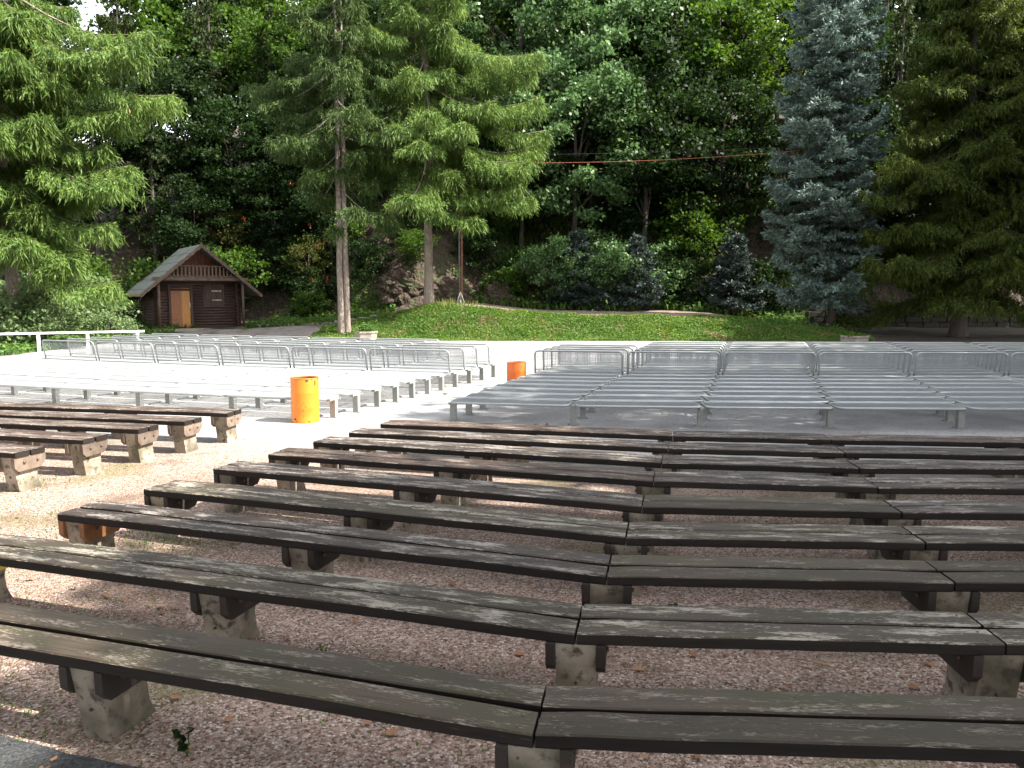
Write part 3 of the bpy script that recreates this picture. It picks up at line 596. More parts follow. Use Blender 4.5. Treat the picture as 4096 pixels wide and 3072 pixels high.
# ------------------------------------------------------------------ trees
def trunk_mesh(name, H, r0, r1, m, seed, lean=(0, 0), flare=1.5, limbs=()):
    rr = random.Random(seed); n = 14; P = []; rs = []
    for i in range(n + 1):
        t = i / n; P.append((lean[0] * t * H + rr.uniform(-.03, .03) * (i > 1), lean[1] * t * H + rr.uniform(-.03, .03) * (i > 1), t * H - 0.25 * (i == 0)))
        rs.append((r0 + (r1 - r0) * t) * (1 + (flare - 1) * math.exp(-t * H / 0.45)))
    P.insert(1, (0, 0, 0.12)); rs.insert(1, r0 * flare * 0.86); P.insert(2, (0, 0, 0.6)); rs.insert(2, r0 * 1.08)
    b = MB(); b.tube(P, rs, 14)
    for L in limbs: b.tube(L[0], L[1], 6)
    me = b.mesh(name, m); recalc(me); return me
def spruce_crown(seed, H, z0, Rm, m, per_m=3.6, hang=0.42, step=0.16, boughs=(), dens=1.0, up=0.12, blue=False, az=None, lowthin=0.0, wide=0.055, curve=0.75, Zmax=99):
    """drooping conifer: boughs with side twigs from which short strips hang"""
    rg = np.random.default_rng(seed); C = []; D = []; S = []; LN = []; WD = []; limbs = []
    nb = int((H - z0) * per_m); ga = 2.399
    specs = []
    for i in range(nb):
        t = (i + rg.uniform(0, 1)) / nb; z = z0 + (H - z0) * t
        L = Rm * ((1 - t) ** curve) * (rg.uniform(0.38, 1.15) if not blue else rg.uniform(0.7, 1.1)) + 0.25
        if t < 0.12: L *= rg.uniform(0.5, 1.0)
        specs.append((z, i * ga + rg.uniform(-.4, .4), L))
    specs += [(z, R(a), L) for (z, a, L) in boughs]
    for (z, a, L) in specs:
        if z > Zmax: continue
        dr = np.array([math.cos(a), math.sin(a), 0]); sd_ = np.array([-math.sin(a), math.cos(a), 0])
        droop = rg.uniform(0.18, 0.62) if not blue else rg.uniform(0.08, 0.3); ups = rg.uniform(0.6, 1.5) * up
        def pos(t):
            t = np.asarray(t)[..., None]; return dr * L * t + np.array([0, 0, 1]) * (z + L * (-droop * 1.9 * t * (1 - 0.45 * t) + ups * 1.6 * np.clip(t - 0.55, 0, 1) ** 1.5 * 2))
        tt = np.linspace(0, 1, 7); pp = pos(tt); limbs.append(([tuple(p) for p in pp], [max(0.008, 0.035 * L / 3.5 * (1 - 0.85 * q)) for q in tt]))
        ns = max(4, int(L / step)); tb = (np.arange(ns) + rg.uniform(0, 1, ns)) / ns; tb = tb[tb > (0.10 if blue else rg.choice([0.08, 0.3, 0.45]))]
        for sgn in (-1, 1):
            base = pos(tb); sl_ = L * (0.36 * np.sin(np.pi * np.clip(tb * 0.84 + 0.12, 0, 1)) + 0.05) * rg.uniform(0.45, 1.2, len(tb)); sl_ = np.minimum(sl_, 1.6)
            sdir = norm(sd_ * sgn + dr * rg.uniform(0.35, 0.9, len(tb))[:, None] + np.array([0, 0, -0.18 if not blue else 0.02]))
            npt = max(3, int(12 * dens))
            for q in range(npt):
                f = (q + rg.uniform(0, 1, len(tb))) / npt
                p = base + sdir * (sl_ * f)[:, None]; p[:, 2] -= (0.22 if not blue else 0.05) * sl_ * f * f
                if not blue:
                    hl = hang * rg.uniform(0.2, 1.1, len(tb)) ** 1.3 * (0.55 + 0.7 * (1 - f)); dd = norm(np.stack([rg.normal(0, .30, len(tb)), rg.normal(0, .30, len(tb)), -np.ones(len(tb))], 1) + sdir * 0.35)
                    for j in range(3):
                        dj = norm(dd + rg.normal(0, .34, dd.shape)); C.append(p + dd * (hl * j / 3)[:, None]); D.append(dj); LN.append(hl * 0.46 + 0.05); WD.append(np.full(len(tb), wide) * rg.uniform(0.7, 1.4, len(tb)) * (1.15 - 0.2 * j))
                    # short tip tufts on top
                    k = rg.uniform(0, 1, len(tb)) < 0.6; dd2 = norm(sdir + rg.normal(0, .5, (len(tb), 3)) + np.array([0, 0, 0.1]))
                    C.append(p[k]); D.append(dd2[k]); LN.append(rg.uniform(0.10, 0.24, k.sum())); WD.append(np.full(k.sum(), wide * 0.9))
                else:
                    for _ in range(2):
                        dd = norm(sdir * 0.9 + rg.normal(0, .45, (len(tb), 3)) + np.array([0, 0, -0.05])); C.append(p); D.append(dd); LN.append(rg.uniform(0.12, 0.30, len(tb))); WD.append(np.full(len(tb), 0.075))
        # leader tip of the bough
        k = 14; p = pos(np.linspace(0.7, 1, k)); dd = norm(dr + rg.normal(0, .35, (k, 3))); C.append(p); D.append(dd); LN.append(rg.uniform(0.15, 0.35, k)); WD.append(np.full(k, 0.08))
    C = np.concatenate(C); D = np.concatenate(D); LN = np.concatenate(LN); WD = np.concatenate(WD)
    S = norm(np.cross(D, rg.normal(size=D.shape)))
    return cards(C, D, S, LN, WD), limbs
def broad_crown(seed, c, rad, nclu, nleaf, size, csize, m=None, flat=0.6, shell=0.55):
    rg = np.random.default_rng(seed); u = norm(rg.normal(size=(nclu, 3))); rr_ = (shell + (1 - shell) * rg.uniform(0, 1, nclu))[:, None]
    cc = u * rr_ * np.array(rad) + np.array(c); cs = csize * rg.uniform(0.5, 1.3, nclu)
    idx = np.repeat(np.arange(nclu), nleaf); off = rg.normal(size=(len(idx), 3)) * 0.5; off[:, 2] *= flat
    p = cc[idx] + off * cs[idx][:, None]
    return leaves(rg, p, size), cc
def cone_mesh():
    if 'cone' not in ME:
        b = MB(); b.tube([(0, 0, 0), (0, 0, -0.05), (.01, 0, -0.15), (.01, 0, -0.19)], [0.012, 0.032, 0.028, 0.008], 6); ME['cone'] = b.mesh('cone', M['spruce_cone'])
    return ME['cone']
def spruce_tree(name, x, y, H, z0, Rm, m, seed, label, trunkr=0.22, bark='bark', double=False, cones=0, z=None, **k):
    z = hz(x, y) if z is None else z; root = thing(name, (x, y, z), 0, label, 'tree')
    V, limbs = spruce_crown(seed, H, z0, Rm, M[m], **k)
    link('crown', quadmesh('crown', V, M[m]), root)
    lb = [(L[0], L[1]) for L in limbs]
    if double:
        me = trunk_mesh('trunk', H * 0.99, trunkr, 0.03, M[bark], seed, limbs=lb); t = link('trunk', me, root, (-0.125, 0, 0))
        me = trunk_mesh('trunk', H * 0.9, trunkr * 0.92, 0.03, M[bark], seed + 1); t = link('trunk', me, root, (0.145, 0.05, 0))
    else:
        link('trunk', trunk_mesh('trunk', H * 0.99, trunkr, 0.03, M[bark], seed, limbs=lb), root)
    if cones:
        rr = random.Random(seed); cand = [L[0][-1] for L in limbs] + [L[0][-2] for L in limbs]
        for i in range(cones):
            q = rr.choice(cand); X, Y, Z = q[0] + rr.uniform(-.2, .2), q[1] + rr.uniform(-.2, .2), q[2] - 0.03
            link('cone', cone_mesh(), root, (X, Y, Z), rr.uniform(0, 6))
    return root

spruce_tree('spruce_tree', -4.2, 40.5, 23, 7.0, 4.3, 'spruce', 5, 'tall sunlit spruce with bare pale trunk on the grass bank, left of the steel pole', trunkr=0.235, cones=46, per_m=6.8, hang=0.75, dens=1.75, wide=0.042,
    boughs=[(6.4, -15, 4.6), (6.0, -40, 3.4), (7.2, -5, 5.2), (8.6, 2, 5.6), (9.3, -20, 5.4), (11.0, -8, 5.6), (11.6, 8, 6.0), (13.2, -12, 5.6), (14.0, 0, 5.2), (8.6, 195, 3.4), (7.9, 215, 3.0), (9.6, 178, 3.2), (5.6, -75, 2.4), (5.8, -25, 3.6), (12.4, 190, 3.4)])
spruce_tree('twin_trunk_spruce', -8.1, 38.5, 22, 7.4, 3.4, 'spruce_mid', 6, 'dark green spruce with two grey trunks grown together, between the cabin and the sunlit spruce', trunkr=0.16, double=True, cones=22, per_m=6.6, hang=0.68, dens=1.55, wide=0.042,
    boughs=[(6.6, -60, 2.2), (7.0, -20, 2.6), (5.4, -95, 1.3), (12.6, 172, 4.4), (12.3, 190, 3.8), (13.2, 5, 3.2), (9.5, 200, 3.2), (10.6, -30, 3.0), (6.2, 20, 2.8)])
spruce_tree('spruce_tree', -19.6, 31.5, 20, 4.6, 4.6, 'spruce', 7, 'big sunlit spruce with hanging twigs at the left edge of the view', trunkr=0.25, cones=16, per_m=10.5, hang=0.8, dens=1.8, wide=0.044,
    boughs=[(5.4, -30, 3.9), (6.4, -10, 4.4), (7.6, 0, 4.9), (8.6, -15, 5.2), (9.8, -5, 5.0), (10.8, 5, 5.2), (12.6, -10, 5.8), (13.2, 5, 6.4), (13.9, -2, 6.0), (4.8, -60, 3.0), (5.0, -95, 2.8), (5.6, -120, 3.0)])
spruce_tree('blue_spruce', 16.2, 40.5, 24, 1.3, 2.75, 'blue_spruce', 8, 'tall narrow blue spruce with layered silvery boughs at the right end of the grass bank', trunkr=0.2, bark='bark_dark', per_m=8.5, blue=True, up=0.25, dens=1.25, curve=0.40, step=0.13).children[0].location.x = -0.55
spruce_tree('spruce_tree', 21.6, 38.6, 21, 3.0, 5.2, 'spruce_olive', 9, 'broad dark olive spruce at the right edge, its grey trunk behind the concrete planter', trunkr=0.34, bark='bark_dark', cones=26, per_m=12.5, hang=0.6, dens=1.7, wide=0.048,
    boughs=[(4.4, 200, 5.6), (5.6, 215, 5.4), (3.6, 235, 4.0), (7.4, 190, 5.6), (9.0, 210, 5.4), (3.2, 260, 3.4), (6.4, 280, 4.4)])

# small blue spruces at the foot of the slope
def copy_thing(src, loc, rz, sc, label, group=None):
    o = src.copy(); COL.objects.link(o); o.location = loc; o.rotation_euler = (0, 0, rz); o.scale = (sc, sc, sc) if not isinstance(sc, tuple) else sc; o['label'] = label
    if group: o['group'] = group
    for ch in src.children:
        c = ch.copy(); COL.objects.link(c); c.parent = o
        for g in ch.children:
            e = g.copy(); COL.objects.link(e); e.parent = c
    return o
M['blue_small'] = leafmat('shaded_blue_spruce_needles', (0.055, 0.078, 0.068), (0.036, 0.052, 0.042), (0.09, 0.115, 0.105), 0.1)  # shade over the small spruces put into darker needles
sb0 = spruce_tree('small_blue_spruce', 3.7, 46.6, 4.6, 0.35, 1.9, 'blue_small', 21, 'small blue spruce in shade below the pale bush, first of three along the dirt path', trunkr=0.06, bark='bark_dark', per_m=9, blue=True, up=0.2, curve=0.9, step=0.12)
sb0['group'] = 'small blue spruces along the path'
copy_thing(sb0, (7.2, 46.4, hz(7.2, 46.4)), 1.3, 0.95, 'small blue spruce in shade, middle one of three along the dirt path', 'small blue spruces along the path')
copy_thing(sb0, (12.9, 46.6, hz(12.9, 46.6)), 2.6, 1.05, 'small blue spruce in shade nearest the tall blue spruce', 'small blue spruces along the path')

# prototypes for the wooded slope
def make_broad(name, seed, H, rad, cz, leafm, size, nclu, nleaf, csize, tr, label, cat='tree', flat=0.6, forks=7, bark='bark_dark', shell=0.5):
    root = thing(name, (0, 0, 0), 0, label, cat)
    V, cc = broad_crown(seed, (0, 0, cz), rad, nclu, nleaf, size, csize, flat=flat, shell=shell)
    link('crown', quadmesh('crown', V, M[leafm]), root)
    rr = random.Random(seed); lb = []
    for k in range(forks):
        c = cc[rr.randrange(len(cc))]; z = cz - rad[2] * rr.uniform(0.2, 0.9); z = max(0.3, z)
        lb.append(([(0, 0, z), (c[0] * 0.4, c[1] * 0.4, z + (c[2] - z) * 0.55), tuple(c)], [tr * 0.45, tr * 0.3, 0.015]))
    link('trunk', trunk_mesh('trunk', cz + rad[2] * 0.5, tr, tr * 0.25, M[bark], seed, limbs=lb), root)
    return root
FG = 'trees of the wooded slope'
protoA = lambda l: make_broad('leafy_tree', 31, 12, (4.4, 4.4, 5.2), 8.4, 'leaf', 0.25, 95, 190, 0.95, 0.2, l)
protoB = lambda l: make_broad('leafy_tree', 32, 13, (4.8, 4.8, 5.6), 9.0, 'leaf_pale', 0.25, 95, 200, 0.95, 0.22, l)
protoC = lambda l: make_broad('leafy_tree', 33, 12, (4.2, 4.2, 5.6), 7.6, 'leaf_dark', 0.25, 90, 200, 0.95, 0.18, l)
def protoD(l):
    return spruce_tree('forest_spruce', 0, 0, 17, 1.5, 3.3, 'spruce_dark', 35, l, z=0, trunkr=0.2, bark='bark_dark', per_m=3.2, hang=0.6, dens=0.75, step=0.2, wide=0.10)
protos = {}
def forest(kind, x, y, sc, rz, label, fn):
    z = hz(x, y) - 0.1
    if kind not in protos:
        o = fn(label); o.location = (x, y, z); o.rotation_euler = (0, 0, rz); o.scale = (sc,) * 3; o['group'] = FG; protos[kind] = o; return o
    return copy_thing(protos[kind], (x, y, z), rz, sc, label, FG)
fns = dict(A=protoA, B=protoB, C=protoC, D=protoD)
FT = [
 # kind, x, y, scale, label
 ('B', 5.3, 54.0, 1.15, 'pale green sunlit leafy tree high above the middle of the grass bank'),
 ('B', 0.6, 55.5, 1.0, 'pale green leafy tree right behind the tips of the sunlit spruce'),
 ('B', 9.6, 57.0, 1.1, 'bright leafy tree right of the pale trees above the bank'),
 ('A', -2.5, 60, 1.15, 'green leafy tree showing behind the top of the sunlit spruce'),
 ('A', 14.0, 56.0, 1.1, 'green leafy tree just left of the blue spruce top'),
 ('A', -10.6, 57.0, 1.0, 'green leafy tree behind the crown of the twin-trunk spruce'),
 ('A', -15.8, 57.5, 1.0, 'green leafy tree above the cabin roof ridge'),
 ('C', -17.5, 52.5, 0.85, 'dark leafy tree standing just behind the cabin roof'),
 ('C', -12.4, 53.0, 0.9, 'dark leafy tree on the slope right of the cabin'),
 ('D', -6.6, 54.0, 0.9, 'dark spruce on the slope between the two bare-trunked spruces'),
 ('C', -22.0, 53.5, 0.9, 'dark leafy tree on the slope left of the cabin'),
 ('D', -13.8, 62.0, 1.0, 'dark spruce high on the slope above the cabin'),
 ('D', -22.2, 50.2, 0.75, 'dark spruce left of the cabin, behind the bushes'),
 ('B', 3.8, 49.2, 0.95, 'pale green leafy tree rising directly behind the pale bush'),
 ('C', 0.6, 50.2, 0.9, 'dark leafy tree on the slope just right of the steel pole'),
 ('C', 8.2, 49.8, 1.05, 'dark leafy tree on the slope behind the middle small blue spruce'),
 ('D', 10.4, 52.4, 0.85, 'dark spruce on the slope just left of the third small blue spruce'),
 ('C', 13.2, 51.0, 0.85, 'dark leafy tree close behind the tall blue spruce'),
 ('D', 18.6, 52.0, 1.0, 'dark spruce between the blue spruce and the broad olive spruce'),
 ('D', 23.6, 50.0, 1.0, 'dark spruce behind the broad olive spruce'),
 ('C', 28.0, 49.0, 1.0, 'dark leafy tree at the right edge behind the stone wall'),
 ('D', 32.5, 51.0, 1.0, 'dark spruce beyond the right edge of the stone wall'),
 ('D', 14.5, 63.0, 1.15, 'tall dark spruce high on the slope left of the blue spruce top'),
 ('A', 20.0, 62.0, 1.15, 'leafy tree high on the slope behind the blue spruce'),
 ('D', 27.0, 60.0, 1.2, 'tall dark spruce high behind the olive spruce crown'),
 ('C', -1.0, 68, 1.3, 'tall leafy tree on the hilltop behind the sunlit spruce'),
 ('D', 3.2, 64, 1.2, 'tall dark spruce on the hilltop behind the pale leafy trees'),
 ('C', 9.0, 68, 1.3, 'tall leafy tree on the hilltop behind the bright leafy tree'),
 ('C', -7.2, 66, 1.25, 'tall leafy tree on the hilltop between the bare-trunked spruces'),
 ('A', -19.6, 66, 1.15, 'leafy tree on the low hill left of the cabin, against the sky gaps'),
 ('D', -27.5, 58, 0.95, 'spruce on the low hill behind the big left spruce'),
 ('A', -31.5, 52, 1.1, 'leafy tree at the left edge behind the big left spruce'),
 ('C', -11.5, 71, 1.25, 'tall leafy tree on the hilltop behind the twin-trunk spruce'),
 ('C', 17.0, 72, 1.4, 'tall leafy tree on the hilltop above the blue spruce'),
 ('C', 25.0, 53.5, 1.1, 'dark leafy tree behind the trunk of the broad olive spruce'),
 ('C', 20.8, 49.5, 0.9, 'dark leafy tree behind the stone wall, right of the blue spruce'),
 ('C', 33.5, 57.0, 1.2, 'dark leafy tree high behind the right edge of the olive spruce'),
 ('D', 30.5, 64.0, 1.3, 'tall dark spruce on the hilltop at the right edge'),
 ('C', 23.0, 68.0, 1.4, 'tall leafy tree on the hilltop behind the olive spruce'),
 ('C', 31.0, 72.0, 1.4, 'tall leafy tree on the hilltop near the right edge'),
 ('A', 37.5, 66.0, 1.4, 'tall leafy tree on the hilltop past the right edge'),
 ('D', 36.0, 60.0, 1.2, 'tall dark spruce past the right end of the stone wall'),
 ('A', 11.8, 62.0, 1.2, 'leafy tree behind the gap between the bright leafy tree and the blue spruce'),
 ('D', 8.0, 60.5, 1.0, 'dark spruce between the bright leafy trees above the bank'),
 ('D', 16.2, 56.5, 1.0, 'dark spruce right behind the tall blue spruce'),
 ('C', 10.6, 55.0, 0.95, 'dark leafy tree above the third small blue spruce'),
 ('C', -4.4, 55.5, 0.85, 'dark leafy tree on the slope behind the sunlit spruce trunk'),
 ('D', -1.2, 52.6, 0.7, 'dark spruce on the slope behind the steel pole'),
 ('C', -9.0, 54.0, 0.85, 'dark leafy tree on the slope behind the twin trunks'),
 ('D', -16.4, 56.0, 0.8, 'dark spruce on the slope behind the cabin roof ridge'),
 ('D', -20.6, 56.5, 0.9, 'dark spruce on the slope left of the cabin roof'),
 ('C', -25.6, 50.0, 0.95, 'dark leafy tree behind the bushes left of the cabin'),
 ('D', -28.8, 48.0, 0.9, 'dark spruce left behind the tall sunlit bush'),
 ('C', -34.0, 58.0, 1.2, 'leafy tree beyond the left edge of the view'),
 ('A', -5.0, 72, 1.3, 'tall leafy tree on the hilltop straight above the rocks'),
 ('D', 12.4, 74, 1.4, 'very tall spruce on the hilltop right of centre'),
 ('D', 4.6, 76, 1.4, 'very tall spruce on the hilltop above the middle of the bank'),
 ('C', -25.0, 68.0, 1.45, 'tall leafy tree far behind, left above the cabin'),
 ('D', -23.0, 61.0, 1.1, 'spruce standing against the sky gap left above the cabin'),
 ('A', -27.0, 63.0, 1.25, 'leafy tree on the low hill far behind the railing'),
 ('C', -15.0, 51.2, 0.6, 'low dark leafy tree right above the cabin roof peak'),
 ('C', -19.6, 50.0, 0.6, 'low dark leafy tree behind the left eave of the cabin'),
 ('C', -7.6, 51.6, 0.6, 'low dark leafy tree on the rocks right of the twin trunks'),
 ('C', -3.0, 50.4, 0.55, 'low dark leafy tree on the rocks behind the pole and sunlit trunk'),
 ('C', -11.2, 50.2, 0.6, 'low dark leafy tree on the rocks left of the twin trunks'),
 ('C', -21.0, 76.0, 1.7, 'very tall leafy tree far behind the cabin, its top near the sky gap'),
 ('D', -16.5, 70.0, 1.5, 'very tall spruce far behind the cabin roof ridge'),
 ('D', 38.0, 50.0, 1.2, 'dark spruce past the right end of the stone wall, nearer than the others'),
]
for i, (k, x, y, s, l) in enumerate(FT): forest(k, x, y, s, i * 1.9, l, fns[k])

# bushes
BG = 'bushes at the foot of the slope'
def bush_proto(seed, leafm, rad, size, label, nclu=70, nleaf=75, csz=0.5):
    o = make_broad('bush', seed, 3, rad, rad[2] * 0.75, leafm, size, nclu, nleaf, csz, 0.05, label, 'bush', flat=0.55, forks=12, shell=0.35); o['group'] = BG; return o
def put(o, x, y, rz=0.0, sc=1.0): o.location = (x, y, hz(x, y) - 0.05); o.rotation_euler = (0, 0, rz); o.scale = (sc,) * 3; return o
bp1 = put(bush_proto(51, 'leaf_pale', (2.1, 1.6, 1.9), 0.15, 'pale sunlit bush on the slope right of the steel pole'), 2.3, 46.0, 0, 1.0); bp1.location.z += 1.2
bp2 = put(bush_proto(52, 'leaf_bush', (2.2, 2.0, 1.8), 0.15, 'sunlit grey-green bush below the big left spruce'), -21.6, 35.0, 0, 1.15)
bp3 = put(bush_proto(53, 'leaf', (2.2, 2.0, 2.0), 0.16, 'green bush in front of the slope just left of the cabin roof'), -20.2, 46.2, 0, 1.25)
def cb(src, x, y, rz, sc, l, dz=0): 
    o = copy_thing(src, (x, y, hz(x, y) - 0.05 + dz), rz, sc, l, BG); return o
cb(bp1, 5.2, 47.2, 2, 1.25, 'large grey-green bush above the middle small blue spruce', 0.8)
cb(bp1, 8.9, 48.2, 4, 1.2, 'shaded bush between the second and third small blue spruces')
cb(bp2, -19.0, 30.4, 2.5, 0.98, 'sunlit grey-green bush directly in front of the big left spruce trunk', -0.3)
cb(bp2, -21.3, 37.0, 1, 1.3, 'tall sunlit bush at the left edge behind the railing')
cb(bp2, -17.9, 35.6, 3, 0.55, 'low sunlit bush near the end of the white railing')
cb(bp2, -20.4, 40.2, 5, 0.75, 'bush close to the left wall of the cabin')
cb(bp3, -17.2, 48.6, 1, 1.3, 'green bush rising behind the left side of the cabin roof', 0.5)
cb(bp3, -24.2, 45.0, 3, 1.3, 'green bush in the shade left of the cabin')
cb(bp3, -11.6, 46.0, 4, 0.6, 'low green bush against the right wall of the cabin')
cb(bp3, 11.2, 50.0, 2, 1.3, 'dark bush on the slope above the third small blue spruce')
cb(bp3, -0.4, 47.2, 5, 0.7, 'small bush right behind the foot of the steel pole')
cb(bp3, -5.6, 46.8, 2, 0.6, 'small bush on the rocky slope behind the sunlit spruce trunk')
bp4 = put(bush_proto(54, 'leaf_dark', (2.2, 2.0, 2.0), 0.16, 'dark bush on the rocks right of the cabin, below the rowan'), -11.9, 48.0, 0, 0.95)
cb(bp4, -8.3, 46.6, 1, 0.7, 'dark bush low on the slope just left of the twin trunks')
cb(bp4, -5.6, 48.6, 2, 0.95, 'dark bush on the rocks midway between the bare-trunked spruces')
cb(bp4, -2.2, 48.2, 3, 0.85, 'dark bush on the slope just left of the steel pole')
cb(bp4, -9.8, 52.0, 4, 1.2, 'dark bush high on the rocks behind the twin trunks')
cb(bp4, -14.0, 50.0, 5, 1.0, 'dark bush close behind the right half of the cabin roof')
cb(bp4, -3.8, 52.6, 5, 1.2, 'dark bush high on the slope behind the sunlit spruce trunk')
cb(bp4, 10.8, 48.2, 1, 1.0, 'dark low bush behind the third small blue spruce')
cb(bp4, 14.6, 48.0, 3, 1.1, 'dark low bush beside the foot of the tall blue spruce')
cb(bp3, -3.3, 49.6, 1.2, 0.8, 'bush on the rocks up behind the sunlit spruce trunk')
cb(bp3, -1.2, 50.8, 3.2, 0.95, 'bush high on the rocks behind the steel pole')
cb(bp3, -6.9, 50.6, 4.4, 0.9, 'bush high on the rocks between the bare-trunked spruces')
cb(bp3, 0.9, 48.6, 5.4, 0.8, 'dark bush between the steel pole and the pale bush')
cb(bp3, -12.8, 50.8, 2.2, 0.9, 'bush up the rocks right above the cabin roof')
cb(bp3, -9.4, 48.6, 0, 0.7, 'small bush on the rocks between cabin and twin-trunk spruce')
rw = make_broad('rowan_sapling', 61, 6, (1.5, 1.3, 1.9), 3.6, 'leaf_rowan', 0.13, 46, 60, 0.5, 0.045, 'thin rowan sapling with orange-red berries on the slope behind the cabin', 'tree', bark='bark', forks=6)
put(rw, -17.9, 50.6, 0, 1.0); rw['group'] = 'rowan saplings on the rocks'
rg = np.random.default_rng(3); pb_ = np.repeat(rg.normal(size=(16, 3)) * np.array([1.0, .8, 1.2]) + np.array([0, -0.5, 3.6]), 22, 0); pb_ = pb_ + rg.normal(size=pb_.shape) * 0.07
link('berries', quadmesh('berries', leaves(rg, pb_, 0.032), M['berry']), rw)
copy_thing(rw, (-12.2, 48.4, hz(-12.2, 48.4)), 2, 0.95, 'thin rowan sapling with orange-red berries on the rocks right of the cabin', 'rowan saplings on the rocks')
copy_thing(rw, (-10.4, 50.6, hz(-10.4, 50.6)), 4, 1.1, 'rowan sapling farther up the rocks behind the twin trunks', 'rowan saplings on the rocks')

# shade trees outside the frame, right of and behind the camera: they throw the shade over the right-hand seats
SG = 'tall trees right of the seats, outside the view'
shade = make_broad('shade_tree', 71, 17, (5.2, 5.2, 5.6), 12.5, 'leaf', 0.34, 135, 135, 1.4, 0.3, 'tall leafy tree right of the wooden benches, outside the view', 'tree')
shade.location = (15.4, 0.1, 0); shade['group'] = SG
for i, (x, y, s, l) in enumerate([(13.0, -6.5, 1.0, 'tall leafy tree behind and right of the camera'), (16.6, 10.4, 1.0, 'tall leafy tree whose shade falls over the right seat rows'), (21.5, 18.5, 0.8, 'leafy tree beside the far right seat rows, outside the view'), (19.8, 4.4, 1.0, 'tall leafy tree right of the metal seats, outside the view'), (21.5, -1.0, 1.25, 'very tall leafy tree far right of the benches, outside the view'),
        (23.5, 13.5, 0.9, 'tall leafy tree beyond the right end of the metal rows'), (27.5, 23.0, 1.1, 'tall leafy tree right of the far seat rows'), (29.5, 32, 1.1, 'tall leafy tree right of the olive spruce, outside the view'), (8.5, -5.5, 0.85, 'leafy tree close behind the camera'),
        (1.5, -11.0, 1.0, 'leafy tree straight behind the camera'), (-6.5, -9.0, 0.95, 'leafy tree behind and left of the camera'), (-13.5, -5.0, 1.0, 'leafy tree left of the camera'), (-17.5, 3.0, 1.0, 'leafy tree left of the wooden benches, outside the view'),
        (-21.0, 11.0, 1.0, 'leafy tree left of the metal seats, outside the view'), (-26.0, 19.0, 1.0, 'leafy tree left of the railing, outside the view'), (-2.5, -17, 1.1, 'leafy tree farther behind the camera'), (10.0, -15.0, 1.1, 'leafy tree farther behind and right of the camera'),
        (-12.5, -14.0, 1.1, 'leafy tree farther behind and left of the camera'), (20.0, -12.0, 1.2, 'leafy tree far behind and right of the camera'), (32.0, 8.0, 1.2, 'leafy tree far right of the seats, outside the view'), (-22.5, -3.0, 1.1, 'leafy tree far left of the camera'),
        (32.5, 38.0, 1.0, 'tall leafy tree just past the right edge of the stone wall'), (36.0, 43.5, 1.1, 'tall leafy tree beyond the stone wall, outside the view'), (26.0, 30.0, 1.0, 'tall leafy tree nearer than the olive spruce, outside the view'), (38.0, 29.0, 1.2, 'tall leafy tree far right of the olive spruce')]):
    copy_thing(shade, (x, y, 0), i * 1.7, s, l, SG)

# ------------------------------------------------------------------ ground cover
def scatter_blades(name, n, xr, yr, keep, hgt, wd, m, seed, label, leafy=0.0):
    rg = np.random.default_rng(seed); x = rg.uniform(*xr, n); y = rg.uniform(*yr, n); k = keep(x, y, rg); x, y = x[k], y[k]; n = len(x); z = height(x, y) - 0.01
    c = np.stack([x, y, z], 1); d = norm(np.stack([rg.normal(0, .35, n), rg.normal(0, .35, n), np.ones(n)], 1)); s_ = norm(np.cross(d, rg.normal(size=(n, 3))))
    cl = 0.6 + 0.8 * (0.5 + 0.5 * np.sin(x * 2.1 + 1.3 * np.sin(y * 1.7)) * np.cos(y * 2.7 + x))
    h = hgt * rg.uniform(0.5, 1.3, n) * cl
    V = cards(c, d, s_, h, np.full(n, wd) * rg.uniform(0.7, 1.3, n))
    if leafy:
        k = rg.uniform(0, 1, n) < leafy; V2 = leaves(rg, (c + d * h[:, None])[k], wd * 2.2, up=1.0); V = np.concatenate([V, V2])
    o = link(name, quadmesh(name, V, M[m])); return tag(o, label, 'grass' if 'grass' in name else 'ground cover', kind='stuff')
scatter_blades('grass', 95000, (-9.5, 16.4), (35.9, 40.5), lambda x, y, r: (y > edge_y(x) + r.uniform(-.45, .35, len(x)) + 0.15 * np.sin(x * 2.7)) & (y < edge_y(x) + 3.9 + 0.3 * np.sin(x * 1.3)), 0.11, 0.035, 'grass', 1, 'bright green grass and clover covering the bank', leafy=0.5)
scatter_blades('undergrowth', 26000, (-28, -16.8), (27.0, 47), lambda x, y, r: (y > 26 - (x + 14) * 0.3) & ((x < -17.3) | (y > 42)) , 0.26, 0.07, 'weed', 2, 'sunlit nettles and weeds beyond the railing', leafy=0.8)
scatter_blades('undergrowth', 9000, (-14.0, -6.5), (42.0, 47.5), lambda x, y, r: (fbm(x, y, 8) > -0.5), 0.24, 0.07, 'weed', 4, 'green weeds between the cabin and the rocky slope', leafy=0.8)
scatter_blades('undergrowth', 30000, (-13, 26), (44.6, 58), lambda x, y, r: (fbm(x * 0.8, y * 0.8, 6) > 0.0) & (y > 44.2 + 1.6 * (x > -3)), 0.40, 0.10, 'weed', 5, 'patches of weeds and ivy on the rocky slope', leafy=0.9)
scatter_blades('tall_grass', 7000, (-9, 3.5), (36.6, 41), lambda x, y, r: (fbm(x * 1.5, y * 1.5, 15) + r.normal(0, .2, len(x)) > 0.55), 0.34, 0.035, 'dry_grass', 16, 'longer pale grass tufts on the left part of the bank')
scatter_blades('tall_grass', 3500, (3.5, 16.2), (35.8, 39.8), lambda x, y, r: (fbm(x * 1.3, y * 1.3, 17) + r.normal(0, .2, len(x)) > 0.7), 0.26, 0.05, 'weed', 18, 'darker weed clumps on the right part of the bank', leafy=0.8)
